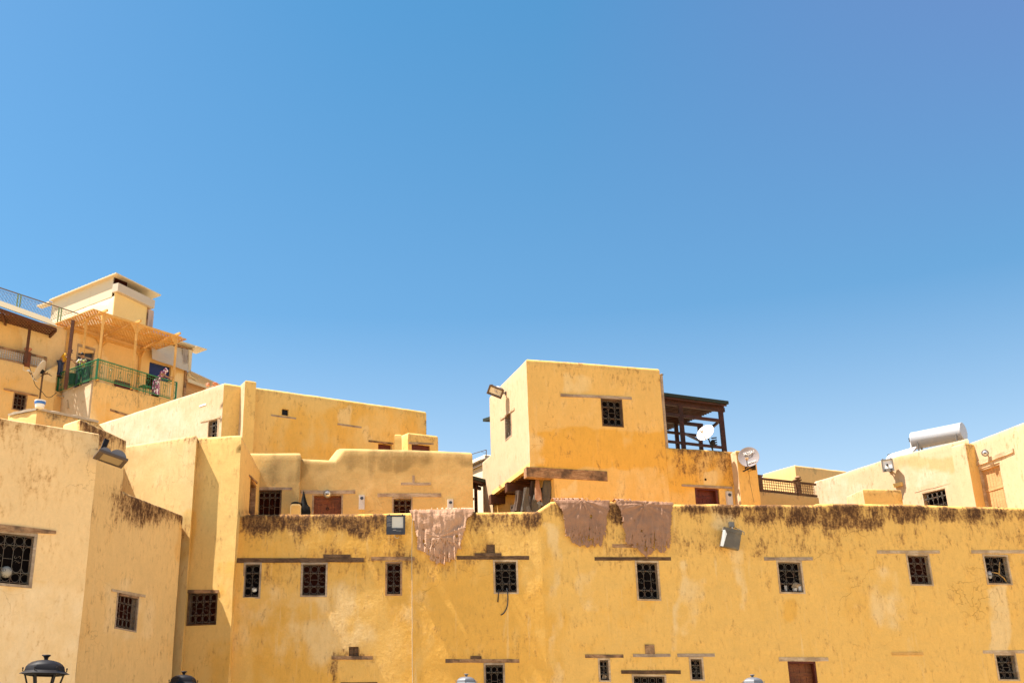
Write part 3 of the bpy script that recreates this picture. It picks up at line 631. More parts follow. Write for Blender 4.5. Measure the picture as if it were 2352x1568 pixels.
# ============================================================ overhanging house (centre)
C0 = atY(1208.8, 822.5, 40.0); zC = C0.z; Cr = atZ(1514, 846, zC); Cl = atZ(1124.3, 910, zC)
ul = (V((C0.x, C0.y, 0))-V((Cl.x, Cl.y, 0))).normalized(); Cbk = V((Cl.x, Cl.y, 0))-ul*2.2
FCL0 = Face(Cbk, C0); ub, zlow = FCL0.uz(1107.5, 1052); Cbk = FCL0.P(ub, 0)
FCL = Face(Cbk, C0); FCF = Face(C0, Cr); uCl = FCL.uz(1124.3, 910)[0]; zlow = FCL.uz(1126, 1043)[1]
zun = FCF.uz(1213, 1071.5)[1]; u1273 = FCF.uz(1273.5, 1130)[0]; uov = FCL.uz(1131, 1138)[0]
H9 = thing('plastered_house', (C0.x, C0.y, 0), 'tall golden block house whose upper floor overhangs on thick timber beams', 'house')
wD = (1381.5, 915.5, 1430.5, 979.5); wE = (1160, 948, 1175, 1007)
pc = patches([(1225, 835, 1320, 868, 0, .16, 18), (1380, 850, 1440, 880, 0, .15, 18), (1450, 860, 1505, 890, 0, .16, 16), (1250, 1000, 1530, 1060, 2, .85, 26), (1280, 1060, 1400, 1072, 2, .4, 20), (1520, 1060, 1680, 1100, 2, .3, 30), (1290, 890, 1500, 980, 1, .22, 40), (1300, 870, 1340, 900, 1, .5, 16), (1215, 1000, 1240, 1060, 1, .4, 18), (1295, 1110, 1312, 1135, 1, .9, 8), (1420, 1100, 1560, 1150, 1, .3, 40), (1500, 1020, 1530, 1050, 0, .2, 10), (1340, 1060, 1440, 1076, 2, .3, 14)], gh=.28, gs=.18)
Crb = V((Cr.x, Cr.y, 0))-ul*5
LCF = FCF.L
building_walls('wall', [V((C0.x, C0.y, 0)), V((Cr.x, Cr.y, 0)), Crb, Cbk], M['gold'], H9, 7.5, [zC, zC, zlow, [(0, zlow), (uCl-.01, zlow), (uCl, zC), (FCL.L, zC)]], res=.17,
   holes={0: [(-.01, u1273, 7.4, zun, 0), win_hole(FCF, wD)], 3: [(uov, FCL.L+.01, 7.4, zun, 0), win_hole(FCL, wE)]}, thick=.34, r=.10, wear=pc, front=(0, 3), coarse=2, roof=.3, sm={3: 'cream'})
# left face looks to the sun: its sunlight is painted in by the paler side material
window(H9, FCF, wD, back='void', fmat='wdark', nx=3); window(H9, FCL, wE, back='void', fmat='wgrey', nx=3)
board(H9, FCF, 1287, 904.5, 1450, 911, 'wgrey', .02, yr=(912, 918)); board(H9, FCF, 1212, 1072.6, 1212.1, 1072.7, 'wgrey', .001) if 0 else None
board(H9, FCL, 1150, 960, 1162, 965, 'wpale', .03, yr=(952, 957)); board(H9, FCL, 1164, 950, 1182, 954, 'wpale', .03, yr=(936, 941))
# overhang: soffit, fascia, joists, beams
mb = MB(); a, b, c, d = FCF.P(.05, zun, -.05), FCF.P(u1273+.1, zun, -.05), FCF.P(u1273+.1, zun)-ul*4.2, FCL.P(uov-.02, zun, -.05)
mb.add([a, b, c, d, a+V((0, 0, .12)), b+V((0, 0, .12)), c+V((0, 0, .12)), d+V((0, 0, .12))], [(0, 1, 2, 3), (4, 5, 6, 7), (0, 1, 5, 4), (1, 2, 6, 5), (2, 3, 7, 6), (3, 0, 4, 7)])
obj('soffit', mb, M['wbrown'], H9)
mb = MB()
for k in range(1, 14):
    u = uov+(FCL.L-uov)*k/14; q = FCL.P(u, zun-.045, -.1); mb.bar(q, q+FCF.u*(u1273-.05), .07, .09)
obj('joists', mb, M['wbrown'], H9)
mb = MB(); mb.fbox(FCL, uov, FCL.L+.02, zun-.02, zun+.15, -.16, .025); obj('fascia', mb, M['mid'], H9)
hb = FCF.uz(1300, 1072.6)[1]-FCF.uz(1300, 1096)[1]
for (ucl, l, w) in ((None, 0, 0), (FCL.uz(1171, 1106)[0], 0, 0), (FCL.uz(1134, 1137)[0], 0, 0)):
    mb = MB()
    if ucl is None:
        u_e = FCF.uz(1394, 1085)[0]; mb.fbox(FCF, -.16, u_e, zun-hb, zun-.01, -.30, .03); obj('beam', mb, M['wmid'], H9)
    else:
        s0 = FCL.P(ucl, zun-hb/2-.02, .16); s1 = s0+FCF.u*(u1273+.1); mb.bar(s0, s1, .3, hb*.95); obj('beam', mb, M['wbrown'], H9)
# walls under the overhang
Pr0 = FCF.P(u1273, 0, -.02); Pr1 = Pr0-ul*3.3; Pl1 = FCL.P(uov-.15, 0, -.03)
def slab(par, A, B, z0, z1, mat, th=.2, name='inner_wall', wear=None, holes=None, d=0):
    f = Face(A, B); return building_walls(name, [f.P(0, 0), f.P(f.L, 0), f.P(f.L, 0, -th), f.P(0, 0, -th)], mat, par, z0, [z1], res=.25, thick=.05, r=.01, inner=.02, roof=.01, wear=wear, amp=.3)
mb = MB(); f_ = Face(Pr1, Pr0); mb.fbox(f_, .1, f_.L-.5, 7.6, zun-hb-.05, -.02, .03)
obj('shade_panel', mb, M['void'], H9); slab(H9, Pr1, Pr0, 7.5, zun, M['mid']); slab(H9, Pl1, Pr1+FCF.u*.5, 7.5, zun, M['mid'])  # black panel imitates the deep shade behind the hanging hides
slab(H9, FCF.P(u1273+.01, 0, -.01), FCF.P(u1273+.2, 0, -.01), 7.5, zun-hb, M['gold'], .3, 'pier')
# wing to the right
zw = FCF.uz(1532, 1026.5)[1]; uW = FCF.uz(1690, 1036)[0]; W0 = V((Cr.x, Cr.y, 0))+FCF.u*.002; W1 = FCF.P(uW, 0)
FW = Face(W0, W1); dW = (1598.5, 1120.5, 1654, 1200)
H10 = thing('plastered_house', W0, 'low golden wing with a dark red doorway right of the overhanging house', 'house')
pw = patches([(1560, 1040, 1680, 1070, 0, .28, 20), (1535, 1035, 1680, 1042, 0, .2, 10), (1560, 1060, 1640, 1090, 0, .18, 20), (1530, 1040, 1680, 1110, 2, .4, 30), (1610, 1085, 1632, 1106, 1, .9, 7), (1660, 1060, 1685, 1110, 0, .25, 12)], gh=.25, gs=.3)
building_walls('wall', [W0, W1, W1-ul*4.5, W0-ul*4.5], M['gold'], H10, 7.5, [zw], res=.17, holes={0: [win_hole(FW, dW, .25, 0)]}, thick=.34, r=.09, wear=pw, roof=.2)
door(H10, FW, (1600, 1121, 1650, 1200), 'wred', 'wred', .22, planks=5)
board(H10, FW, 1565, 1111.5, 1681, 1116.5, 'wgrey', .02, yr=(1117.5, 1123))
buttress(H10, FW, 1690, 1734, 1034, .42, 7.5, M['gold'], patches([(1690, 1040, 1734, 1060, 0, .2, 14), (1700, 1090, 1730, 1110, 0, .25, 14)], base=(0, 0, .0), gh=.2, gs=.3))
mb = MB(); mb.off = disp(FW.P(2, zw-1)); q = FW.hit(1620, 1100.6); mb.tube([q-FW.n*.1, q+FW.n*.012], .045, 10); obj('hole_spot', mb, M['voidr'], H10)  # dark plug paints the shade of a small hole in the wall
# strip of pilaster at the tall block's right edge
buttress(H9, FCF, 1515.5, 1521.5, 858, -.12+.06, zw-.2, M['wgrey'], name='corner_board')
# ============================================================ right-hand houses
def v2(p): return V((p[0], p[1], 0))
RB = atY(2223, 1005.5, 40.6); zR = RB.z; RA = atZ(1866, 1106.5, zR); FRr = Face(RA, RB); RA0 = v2(RA)
H11 = thing('plastered_house', (RA.x, RA.y, 0), 'pale limewashed house with rising roofline and barred window below the water tank', 'house')
tR = [FRr.uz(x, y) for x, y in [(1866, 1108), (1870, 1105), (1935, 1085.5), (2024, 1056), (2097, 1036.5), (2160, 1021), (2223, 1005.5)]]; tR[0] = (0, tR[0][1]-.05); tR[-1] = (FRr.L, tR[-1][1])
wF = (2122, 1123, 2178, 1195)
prr = patches([(1866, 1100, 1990, 1130, 0, .12, 30), (2060, 1050, 2200, 1075, 2, .45, 16), (1880, 1110, 2000, 1150, 1, .3, 30), (2080, 1080, 2180, 1110, 1, .3, 20)], gh=.2, gs=.14)
building_walls('wall', [RA, RB, v2(RB)+V((1, 5, 0)), RA0+V((5, 5, 0))], M['cream'], H11, 0, [tR, zR, zR-1, zR-.5], res=.18, holes={0: [win_hole(FRr, wF)]}, thick=.34, r=.10, wear=prr, coarse=2)
window(H11, FRr, wF, back='void', fmat='whitemetal' if 0 else 'wpale', nx=5, fr=(0, 0, 1, 0), gdepth=.03)
board(H11, FRr, 2101, 1128, 2182, 1130.5, 'wpale', .012, yr=(1108, 1111))
mb = MB(); q = FRr.hit(2070, 1113); mb.fbox(FRr, *FRr.rect(2056, 1109, 2074, 1117), -.1, .12); obj('broken_ledge', mb, M['mid'], H11)
buttress(H11, FRr, 2183.5, 2217.5, 1025, .5, 7.5, M['cream'], patches([(2217, 1020, 2240, 1070, 0, .35, 12)], gh=.2, gs=.2), sm={1: 'mid'})  # shade of the right side painted with the deeper honey plaster
D0 = FRr.P(FRr.uz(2224, 1016)[0], 0, -.03); zD = FRr.uz(2226, 1016)[1]; D1 = atZ(2352, 969, zD); dD = (v2(D1)-D0).normalized(); D2 = v2(D1)+dD*.9
FD = Face(D0, D2); dG = (2256, 1066, 2309, 1200)
H12 = thing('plastered_house', D0, 'pale house at the right edge with a light pine door under a bleached lintel', 'house')
building_walls('wall', [D0, D2, D2+V((7, 3, 0)), D0+V((3, 5, 0))], M['cream'], H12, 0, [zD+.0, zD], res=.18, holes={0: [win_hole(FD, dG, .2, 0)]}, thick=.34, r=.09, wear=patches([(2240, 1000, 2340, 1030, 0, .1, 20)], gh=.15, gs=.12), coarse=2)
door(H12, FD, dG, 'wpine', 'wpale', .12, planks=7, zlow=8.6)
board(H12, FD, 2239, 1063, 2328, 1073, 'wpale', .05, yr=(1029.5, 1039))
B0_ = atY(1981.5, 1123, 39.9); zb_ = B0_.z; B1_ = atZ(2069, 1124.5, zb_); BL_ = atZ(1945, 1140, zb_)
H13 = thing('stair_block', (B0_.x, B0_.y, 0), 'small flat golden plastered block in front of the pale house', 'plastered block')
building_walls('wall', [BL_, B0_, B1_, v2(B1_)+V((0, 1.2, 0)), v2(BL_)+V((.3, .8, 0))], M['mid'], H13, 7.5, [zb_], res=.15, thick=.2, r=.04, roof=.03, wear=patches([(1985, 1123, 2068, 1128, 0, .4, 8)], base=(0, 0, .2), gh=.1, gs=.4), front=(0, 1), sm={0: 'cream'})  # lit left side painted paler than the front
# wall carrying the lattice railing, and the tan block behind it
G0_ = atY(1725, 1125.5, 43.2); zg_ = G0_.z; G1_ = atZ(1880, 1141.5, zg_); FGG = Face(G0_, G1_)
H14 = thing('terrace_wall', (G0_.x, G0_.y, 0), 'dun terrace wall under the dark lattice railing', 'wall')
building_walls('wall', [G0_, G1_, v2(G1_)+V((0, 1.5, 0)), v2(G0_)+V((0, 1.5, 0))], M['facade'], H14, 7.5, [zg_], res=.2, thick=.2, r=.03, roof=.03, wear=patches([(1735, 1128, 1860, 1134, 0, .3, 10), (1745, 1130, 1760, 1150, 0, .25, 8)], gh=.2, gs=.5))
rl = thing('lattice_railing', G0_, 'dark timber railing with pale round lattice panels on the terrace wall', 'railing')
mb = MB(); hr = FGG.uz(1790, 1101)[1]-zg_
mb.fbox(FGG, 0, FGG.L, zg_+.02, zg_+.1, -.11, -.04); mb.fbox(FGG, 0, FGG.L, zg_+hr-.06, zg_+hr+.02, -.11, -.03); obj('rails', mb, M['wdark'], rl)
for x in (1747, 1835):
    u = FGG.uz(x, 1110)[0]; mb = MB(); mb.fbox(FGG, u-.09, u+.09, zg_, zg_+hr+.06, -.17, .01); mb.fbox(FGG, u-.13, u+.13, zg_+hr+.06, zg_+hr+.1, -.2, .05); obj('post', mb, M['wdark'], rl)
mb = MB(); r_ = .055; n = int(FGG.L/(2*r_))
for i in range(n):
    for j in range(int((hr-.16)/(2*r_))+1):
        mb.ring(FGG.P(r_+i*2*r_, zg_+.1+r_+j*2*r_, -.075), FGG.u, V((0, 0, 1)), r_, .010, 8, 3)
for i in range(n+1): mb.fbox(FGG, i*2*r_-.008, i*2*r_+.008, zg_+.1, zg_+hr-.06, -.082, -.07)
obj('lattice', mb, M['wmid'], rl)
u = FGG.uz(1836, 1100)[0]; zz_ = zg_+hr+.1; mb = MB(); mb.lathe([(.05, 0), (.05, .06), (.13, .07), (.12, .11), (.05, .15), (0, .16)], FGG.P(u, zz_, -.08), 12)
tag(obj('vent_cap', mb, M['wmid'], loc=FGG.P(u, zz_, -.08), smooth=40), 'little round metal cap standing on a railing post', 'vent cap')
TT = atY(1825.5, 1067, 52); zT = TT.z; TL_ = atZ(1752, 1088, zT); TR_ = atZ(1945, 1081.5, zT)
H15 = thing('plastered_house', (TT.x, TT.y, 0), 'distant tan block house behind the lattice railing', 'house')
building_walls('wall', [TL_, TT, TR_, v2(TR_)+V((0, 5, 0)), v2(TL_)+V((1, 4, 0))], M['hill'], H15, 0, [zT], res=.3, thick=.3, r=.1, wear=patches([(1835, 1075, 1940, 1090, 0, .25, 18)], gh=.25, gs=.25), front=(0, 1))
# ============================================================ pale house and dark awning in the gap
S1 = atY(1113, 1042.5, 50); zS = S1.z; S0 = atZ(1076, 1060, zS); FSS = Face(S0, S1)
H16 = thing('plastered_house', (S0.x, S0.y, 0), 'small whitewashed house with tiled eave seen in the gap between two houses', 'house')
building_walls('wall', [S0, S1, v2(S1)+V((3, 1, 0)), v2(S0)+V((3, 3, 0))], M['white'], H16, 0, [zS], res=.3, thick=.2, r=.06, wear=patches([], gh=.1, gs=.1))
mb = MB(); zt_ = FSS.uz(1095, 1064)[1]
for k in range(22):
    u = FSS.L*k/21; mb.tube([FSS.P(u, zt_+.06, -.02), FSS.P(u, zt_-.04, .20)], .045, 6)
mb.fbox(FSS, -.1, FSS.L+.1, zt_-.22, zt_-.12, -.02, .12); obj('tiled_eave', mb, M['grey'], H16)
A1 = atY(1112, 1102.5, 45.5); zA = A1.z; A0_ = atZ(1070, 1091, zA); FA_ = Face(A0_, A1); aw = thing('timber_canopy', A1, 'dark slatted canopy on posts glimpsed in the gap left of the overhanging house', 'canopy')
mb = MB(); mb.fbox(FA_, 0, FA_.L+.3, zA-.08, zA+.06, -3.5, 0); obj('roof', mb, M['darkgreen'], aw)
mb = MB()
for k in range(14): mb.fbox(FA_, 0, FA_.L+.3, zA-.16, zA-.08, -.25*k-.12, -.25*k-.06)
mb.fbox(FA_, .3, FA_.L+.3, zA-.30, zA-.16, -.5, -.4); mb.fbox(FA_, 0, FA_.L+.3, zA-.66, zA-.56, -.9, -.8)
obj('rafters', mb, M['wmaroon'], aw)
for k, (x, dd) in enumerate(((1099.5, -.45), (1108.3, -.3), (1094, -3.2))):
    u = FA_.uz(x, 1140)[0]; mb = MB(); mb.fbox(FA_, u-.05, u+.05, 8, zA-.16, dd-.1, dd); obj('post', mb, M['wmaroon'], aw)
mb = MB(); mb.bar(FA_.P(0, zA-1.15, -.6), FA_.P(FA_.L+.3, zA-1.3, -.6), .05, .08); obj('rail', mb, M['wmaroon'], aw)
an = thing('aerial', atY(1117, 1046, 43.5), 'thin rooftop aerial with one long boom beside the overhanging house', 'aerial'); mb = MB()
a = atY(1117, 1050, 43.5); b = atY(1117, 1032.5, 43.5); mb.tube([a, b], .018, 5); obj('mast', mb, M['iron'], an)
mb = MB(); c = atY(1084, 1042.5, 43.5); mb.tube([b, c], .014, 5)
for k in (.35, .42): q = b.lerp(c, k); mb.tube([q-V((0, .25, .06)), q+V((0, .25, .06))], .012, 4)
mb.tube([b.lerp(c, .4), a.lerp(b, .5)], .006, 4); obj('boom', mb, M['iron'], an)
# ============================================================ timber pavilion on the wing roof
pA = atY(1674, 927.5, 43.6); zP = pA.z; pB = atZ(1500, 905, zP); dN = (v2(pB)-v2(pA)); pBn = v2(pA)+dN*1.75; pD = v2(atZ(1534, 986, zP)); pC = v2(atZ(1109, 968, zP))
FPV = Face(pBn, pA); pv = thing('roof_pavilion', (pA.x-1, pA.y, 0), 'dark maroon timber pavilion with green roof edge on the golden wing roof', 'pavilion')
poly = [v2(pA), pD, pC, pBn+(pC-pBn)*0.0]
poly = [pBn, v2(pA), pD, pC]
mb = MB(); mb.prism([p+V((0, 0, zP)) for p in poly], (0, 0, .13)); obj('roof', mb, M['darkgreen'], pv)
uside = (pD-v2(pA)).normalized(); sl = (pD-v2(pA)).length
mb = MB()
for k in range(int(sl/.16)):
    p = v2(pA)+uside*(.1+k*.16); mb.bar(p+V((0, 0, zP-.04))-FPV.u*.05, p-FPV.u*6.5+V((0, 0, zP-.04)), .05, .07)
obj('rafters', mb, M['wmaroon'], pv)
off_ = uside*.42
def pvp(x, y, k, z): # point on near row (k=0) or rows further back
    f = Face(pBn+uside*(.35+k), v2(pA)+uside*(.35+k)); u, _ = f.uz(x, y); return f.P(u, z)
zf = zw-.25
for x, y, k, w in ((1659.5, 990, 0, .17), (1567, 990, 0, .16), (1608, 1000, 2.2, .15), (1555, 1005, 2.2, .15)):
    q = pvp(x, y, k, 0); mb = MB(); mb.bar(q+V((0, 0, zf)), q+V((0, 0, zP-.1)), w, w, V((0, 1, 0))); obj('post', mb, M['wmaroon'], pv)
def pvbar(nm, x0, y0, x1, k, w, h, z=None):
    f = Face(pBn+uside*(.35+k), v2(pA)+uside*(.35+k)); u0, z0 = f.uz(x0, y0); u1, _ = f.uz(x1, y0); z0 = z or z0
    mb = MB(); mb.bar(f.P(u0, z0), f.P(u1, z0), w, h); obj(nm, mb, M['wmaroon'], pv)
pvbar('beam', 1500, 932, 1662, 0, .12, .18, zP-.16); zq = Face(pBn+uside*.35, v2(pA)+uside*.35).uz(1655, 966)[1]
pvbar('beam', 1500, 960, 1659, 0, .1, .12, zq); pvbar('beam', 1500, 960, 1612, 2.2, .1, .14, zP-.16); pvbar('beam', 1500, 960, 1612, 2.2, .1, .1, zq)
zq2 = Face(pBn+uside*.35, v2(pA)+uside*.35).uz(1655, 1027)[1]
pvbar('rail', 1500, 960, 1660, 0, .09, .10, zq2); pvbar('rail', 1500, 960, 1570, 2.2, .09, .09, zq2+.35)
mb = MB(); mb.bar(pvp(1659, 960, 0, zq+.1), pvp(1608, 960, 2.2, zq), .08, .1); mb.bar(pvp(1650, 970, 0, zq), pvp(1567, 1000, .0, zq2+.35), .05, .07) if 0 else None; mb.bar(pvp(1567, 1010, 0, zq2+.45), pvp(1608, 970, 2.2, zq-.25), .07, .09); obj('brace', mb, M['wmaroon'], pv)
# bundle of dark sheeting on the wing roof
mb = MB(); a = pvp(1668, 1033, -.2, 0); zz_ = zw+.02; mb.prism([a+V((-.1, 0, zz_-.25)), a+V((.95, 0, zz_-.25)), a+V((.9, 0, zz_-.02)), a+V((.4, 0, zz_+.07)), a+V((.05, 0, zz_+.12))], (0, .8, 0))
tag(obj('tarpaulin', mb, M['black'], loc=a+V((0, 0, zz_-.2))), 'dark folded sheet lying on the wing roof beside the pavilion post', 'tarpaulin')
mb = MB(); a = pvp(1641, 1022, -.3, zw-.02); mb.blob(a, (.30, .2, .17), 12, 8, None, .4)
tag(obj('sandbag', mb, M['wgrey'], loc=a-V((0, 0, .17)), smooth=60), 'brown lumpy sack resting against the pavilion post', 'sack')
# ============================================================ hillside complex, top left
G0 = atY(215.4, 872, 54); zg = G0.z; GL = atZ(138, 901.6, zg); GR = atZ(402, 921.3, zg); gl = v2(GL)-v2(G0); gr_ = v2(GR)-v2(G0)
gll, grl = gl.length, gr_.length; gl.normalize(); gr_.normalize(); G0v = v2(G0)
HG = thing('plastered_house', G0v, 'hillside house base under the green iron balcony, bright left wall and shaded right wall', 'house')
FG0 = Face(v2(GL), G0v); FG1 = Face(G0v, v2(GR)); wG = (480/1, 0, 0, 0)
wg = (308, 959, 340, 1010)
building_walls('wall', [v2(GL), G0v, v2(GR), v2(GR)+gl*gll*1.2, v2(GL)+gr_*1.0+gl*.5], M['hill'], HG, 12, [zg-.02], res=.25, holes={1: [win_hole(FG1, (309, 957, 345, 1000), .15, 0)]}, thick=.2, r=.03, inner=.05, roof=.04,
   wear=patches([(225, 876, 400, 925, 0, .42, 22), (215, 870, 225, 880, 0, .2, 10), (150, 900, 210, 980, 1, .5, 20), (240, 930, 400, 980, 2, .3, 40)], gh=.15, gs=.3), front=(0, 1), sm={0: 'cream'})  # brightness of the sunlit left wall is partly in its paler plaster
board(HG, FG1, 253, 939, 309, 944, 'wmid', .03, yr=(956.5, 961.5)) ; window(HG, FG1, (309, 957, 345, 1000), back='voidr', fmat='wgrey', gr=False)
mb = MB(); q0 = FG0.hit(147, 912.5); mb.tube([q0-FG0.n*.1, q0+FG0.n*.35], .045, 8); q1 = FG0.hit(154.5, 918, .03); q2 = FG0.hit(155.5, 938, .03); mb.tube([q1, q2], .03, 6); obj('drainpipe', mb, M['wpale'], HG)
def tube_obj(name, pts, r, mat, par): mb = MB(); mb.tube(pts, r, 5); return obj(name, mb, M[mat], par, smooth=60)
# long wall of the neighbour to the left
Hr = atY(133, 850, 55.4); Y105 = atY(105, 848, 55.0); zH = Y105.z; Hl = atZ(0, 824, zH); dH = (v2(Hl)-v2(Y105)).normalized()
Hl = v2(Hl)+dH*1.6; Hr = v2(Y105)-dH*.62; FHH = Face(Hl, Hr)
HH = thing('plastered_house', Hl, 'shaded ochre hillside house at the left edge below the dark pergola', 'house')
tH = [(0, zH), (FHH.uz(104, 848)[0], zH), (FHH.uz(105, 848)[0], FHH.uz(104, 852)[1]), (FHH.L, FHH.uz(132, 838)[1])]
wH = (29, 901, 62, 944)
building_walls('wall', [Hl, Hr, Hr+V((-2.0, 5, 0)), Hl+V((-2, 5, 0))], M['hill'], HH, 12, [tH, zH, zH, zH], res=.22, holes={0: [win_hole(FHH, wH)]}, thick=.22, r=.04, roof=.1, wear=patches([(-20, 830, 100, 860, 0, .12, 20), (104, 845, 132, 862, 1, .9, 12), (0, 880, 120, 960, 2, .15, 40)], gh=.15, gs=.2), front=(0,))
window(HH, FHH, wH, back='voidr', fmat='wmid', fw=.06); board(HH, FHH, 9, 892, 87, 895.5, 'wmid', .05, yr=(908, 911.5))
lw = v2(GL)+gr_*.05; HHf = Face(Hr+V((.0, -.02, 0)), v2(GL)); slab(HH, Hr, v2(GL)+gr_*.4, 12, zg-.1, M['hill'], .3, 'return_wall')
# house body behind the balcony
off = gl*(gll+.1); FHB = Face(G0v+off-gr_*6.5, v2(GR)+off+gr_*4.6); zB = FHB.uz(430, 799)[1]
HB = thing('plastered_house', G0v+off, 'cream hillside house with a dark door behind the wooden balcony pergola', 'house')
dB_ = (174, 799, 211, 900)
building_walls('wall', [FHB.P(0, 0), FHB.P(FHB.L, 0), FHB.P(FHB.L, 0, -6), FHB.P(0, 0, -6)], M['hill'], HB, zg-1, [[(0, FHB.uz(130, 752)[1]-.3), (FHB.uz(150, 752)[0], FHB.uz(150, 752)[1]), (FHB.uz(235, 780)[0], zB-.02), (FHB.uz(426, 850)[0], zB), (FHB.uz(426, 850)[0]+.02, zg+.3), (FHB.L, zg+.2)], zg+.2, zg+.2, zg+.2], res=.25, holes={0: [win_hole(FHB, dB_, .2, 0), (*FHB.rect(342, 835, 392, 872), .2)]}, thick=.2, r=.03, roof=.05, wear=patches([(60, 760, 165, 860, 1, .9, 20), (215, 790, 240, 870, 1, .8, 10), (400, 870, 440, 925, 1, .9, 12), (245, 810, 330, 860, 2, .1, 20)], gh=.1, gs=.1))
mb = MB(); u0, u1, z0, z1 = FHB.rect(*dB_); z0 = zg
um = (u0+u1)/2; mb.fbox(FHB, u0, um-.01, z0, z1-.5, -.2, -.14); mb.fbox(FHB, um+.01, u1, z0, z1-.5, -.2, -.14); mb.fbox(FHB, u0, u1, z1-.42, z1, -.2, -.15); dob = obj('door', mb, M['lamp'], HB)
mb = MB(); mb.fbox(FHB, u0-.06, u0, z0, z1, -.2, .03); mb.fbox(FHB, u1, u1+.06, z0, z1, -.2, .03); mb.fbox(FHB, u0-.06, u1+.06, z1, z1+.14, -.2, .05); mb.fbox(FHB, u0, u1, z1-.5, z1-.42, -.2, -.1); obj('frame', mb, M['wgrey'], dob)
mb = MB(); u0, u1, z0, z1 = FHB.rect(336, 835, 398, 874); mb.fbox(FHB, u0, u1, z0, z1+.5, -.2, -.15); obj('shutter', mb, M['navy'], HB); mb = MB(); u0, u1, z0, z1 = FHB.rect(336, 862, 366, 884); mb.fbox(FHB, u0, u1, z0-.3, z1, -.1, .04); obj('bench_back', mb, M['voidr'], HB)
mb = MB(); u0, u1, z0, z1 = FHB.rect(222, 866, 262, 882); mb.fbox(FHB, u0+1.1, u1+1.2, z0-.25, z1, -.02, .05); obj('low_window', mb, M['wred'], HB)
# tarpaulin blind hanging under a lean-to roof
ua, ub_ = FHB.uz(337, 850)[0], FHB.uz(424, 850)[0]; z1 = zB-.18; mb = MB(); nn = 14
vs = []; fs = []
for k in range(nn+1):
    t_ = k/nn
    for j in range(9):
        s_ = j/8; vs.append(FHB.P(ua+(ub_-ua)*s_, z1-(1.28+.12*s_)*t_, .12+.32*t_+.03*sin(s_*9+t_*3)+.012*sin(t_*40)))
for k in range(nn):
    for j in range(8): a = k*9+j; fs.append((a, a+1, a+10, a+9))
mb.add(vs, fs); bl = obj('blind', mb, M['sheetd'], HB, smooth=60)
mb = MB(); mb.fbox(FHB, ua-.4, ub_+.55, zB-.02, zB+.07, -.5, .55); mb.fbox(FHB, ub_+.2, ub_+.95, zB-.06, zB-.02, -.3, .75); obj('canopy_sheet', mb, M['sheet'], HB)
mb = MB(); mb.fbox(FHB, ub_-.9, ub_+.35, zB-.16, zB-.06, .05, .2); mb.fbox(FHB, ub_-.02, ub_+.12, zg, zB-.1, .0, .12); obj('trim', mb, M['wmid'], HB)
mb = MB(); a, b, c, d = FHB.P(ub_+.0, zB-.15, .2), FHB.P(ub_+.28, zB-.15, .2), FHB.P(ub_+.28, zB-1.65, .2), FHB.P(ub_+.12, zB-1.65, .2); mb.prism([a, b, c, d], FHB.n*.04); obj('side_board', mb, M['sheet'], HB)
def drape(c, U, w, h, seedv, folds=5, depth=.06):
    mb = MB(); vs = []; fs = []; nx, nz = 14, 10; Nn = V((U.y, -U.x, 0))
    for j in range(nz+1):
        t_ = j/nz
        for i in range(nx+1):
            s_ = i/nx-.5; ww = w*(.75+.25*t_+.1*sin(seedv+t_*5)); d_ = depth*sin(s_*folds*2*pi+seedv+t_)*(0.4+.6*t_)
            vs.append(V(c)+U*(s_*ww)+Nn*d_+V((0, 0, -h*t_*(1-.25*abs(s_+.2)*(1 if seedv > 1 else 0)))))
    for j in range(nz):
        for i in range(nx): a = j*(nx+1)+i; fs.append((a, a+1, a+nx+2, a+nx+1))
    mb.add(vs, fs); return mb
tag(obj('cloth', drape(FHB.P(ub_-.22, zB-.22, .3), FHB.u, .4, 1.0, 1.5), plain('greyish_cloth', (.45, .38, .33), .9), loc=FHB.P(ub_-.2, zB-.2, .3), smooth=60), 'greyish cloth bundle hanging beside the canvas blind', 'cloth')
# sloping shed to the right of it
Z1 = FHB.P(ub_+.12, 0, -.1); sh = thing('shed', Z1, 'sloping corrugated shed roof between the canvas blind and rubble heap', 'shed')
f = Face(Z1, Z1+FHB.u*4.0); za0 = f.uz(436, 862)[1]; zb0 = f.uz(492, 891)[1]
um_ = f.uz(492, 891)[0]; mb = MB(); a, b = f.P(0, za0, .6), f.P(um_+.3, zb0-.0, .6); c, d = f.P(um_+.3, zb0+.15, -1.6), f.P(0, za0+.1, -1.6)
mb.prism([a, b, c, d], (0, 0, .05)); obj('roof', mb, M['sheetd'], sh)
mb = MB(); mb.bar(f.P(.05, za0-.12, .3), f.P(.9, za0-.30, .1), .08, .1); mb.prism([f.P(0, za0-.35, .3), f.P(um_, zb0-.18, .3), f.P(um_, zb0-.32, .3), f.P(0, za0-.55, .3)], f.n*.05); obj('valance', mb, M['sheet'], sh)
mb = MB(); mb.prism([f.P(0, zg-2.5, 0), f.P(um_, zg-2.5, 0), f.P(um_, zb0-.1, 0), f.P(0, za0-.3, 0)], f.n*-.1); obj('wall', mb, M['wpine'], sh)
mb = MB(); random.seed(3); rc = atY(489, 889, 47.6)
for k in range(26):
    q = rc+V((random.uniform(-.38, .38), random.uniform(-.4, .4), random.uniform(-.1, .12))); q.z -= .25*abs(q.x-rc.x)-(q.x-rc.x)*.25
    mb.blob(q, random.uniform(.05, .12), 5, 3, None, .8)
tag(obj('rubble_heap', mb, M['terra'], loc=rc-V((0, 0, .2))), 'heap of reddish rubble on the roof edge beside the sloping shed', 'rubble', kind='stuff')
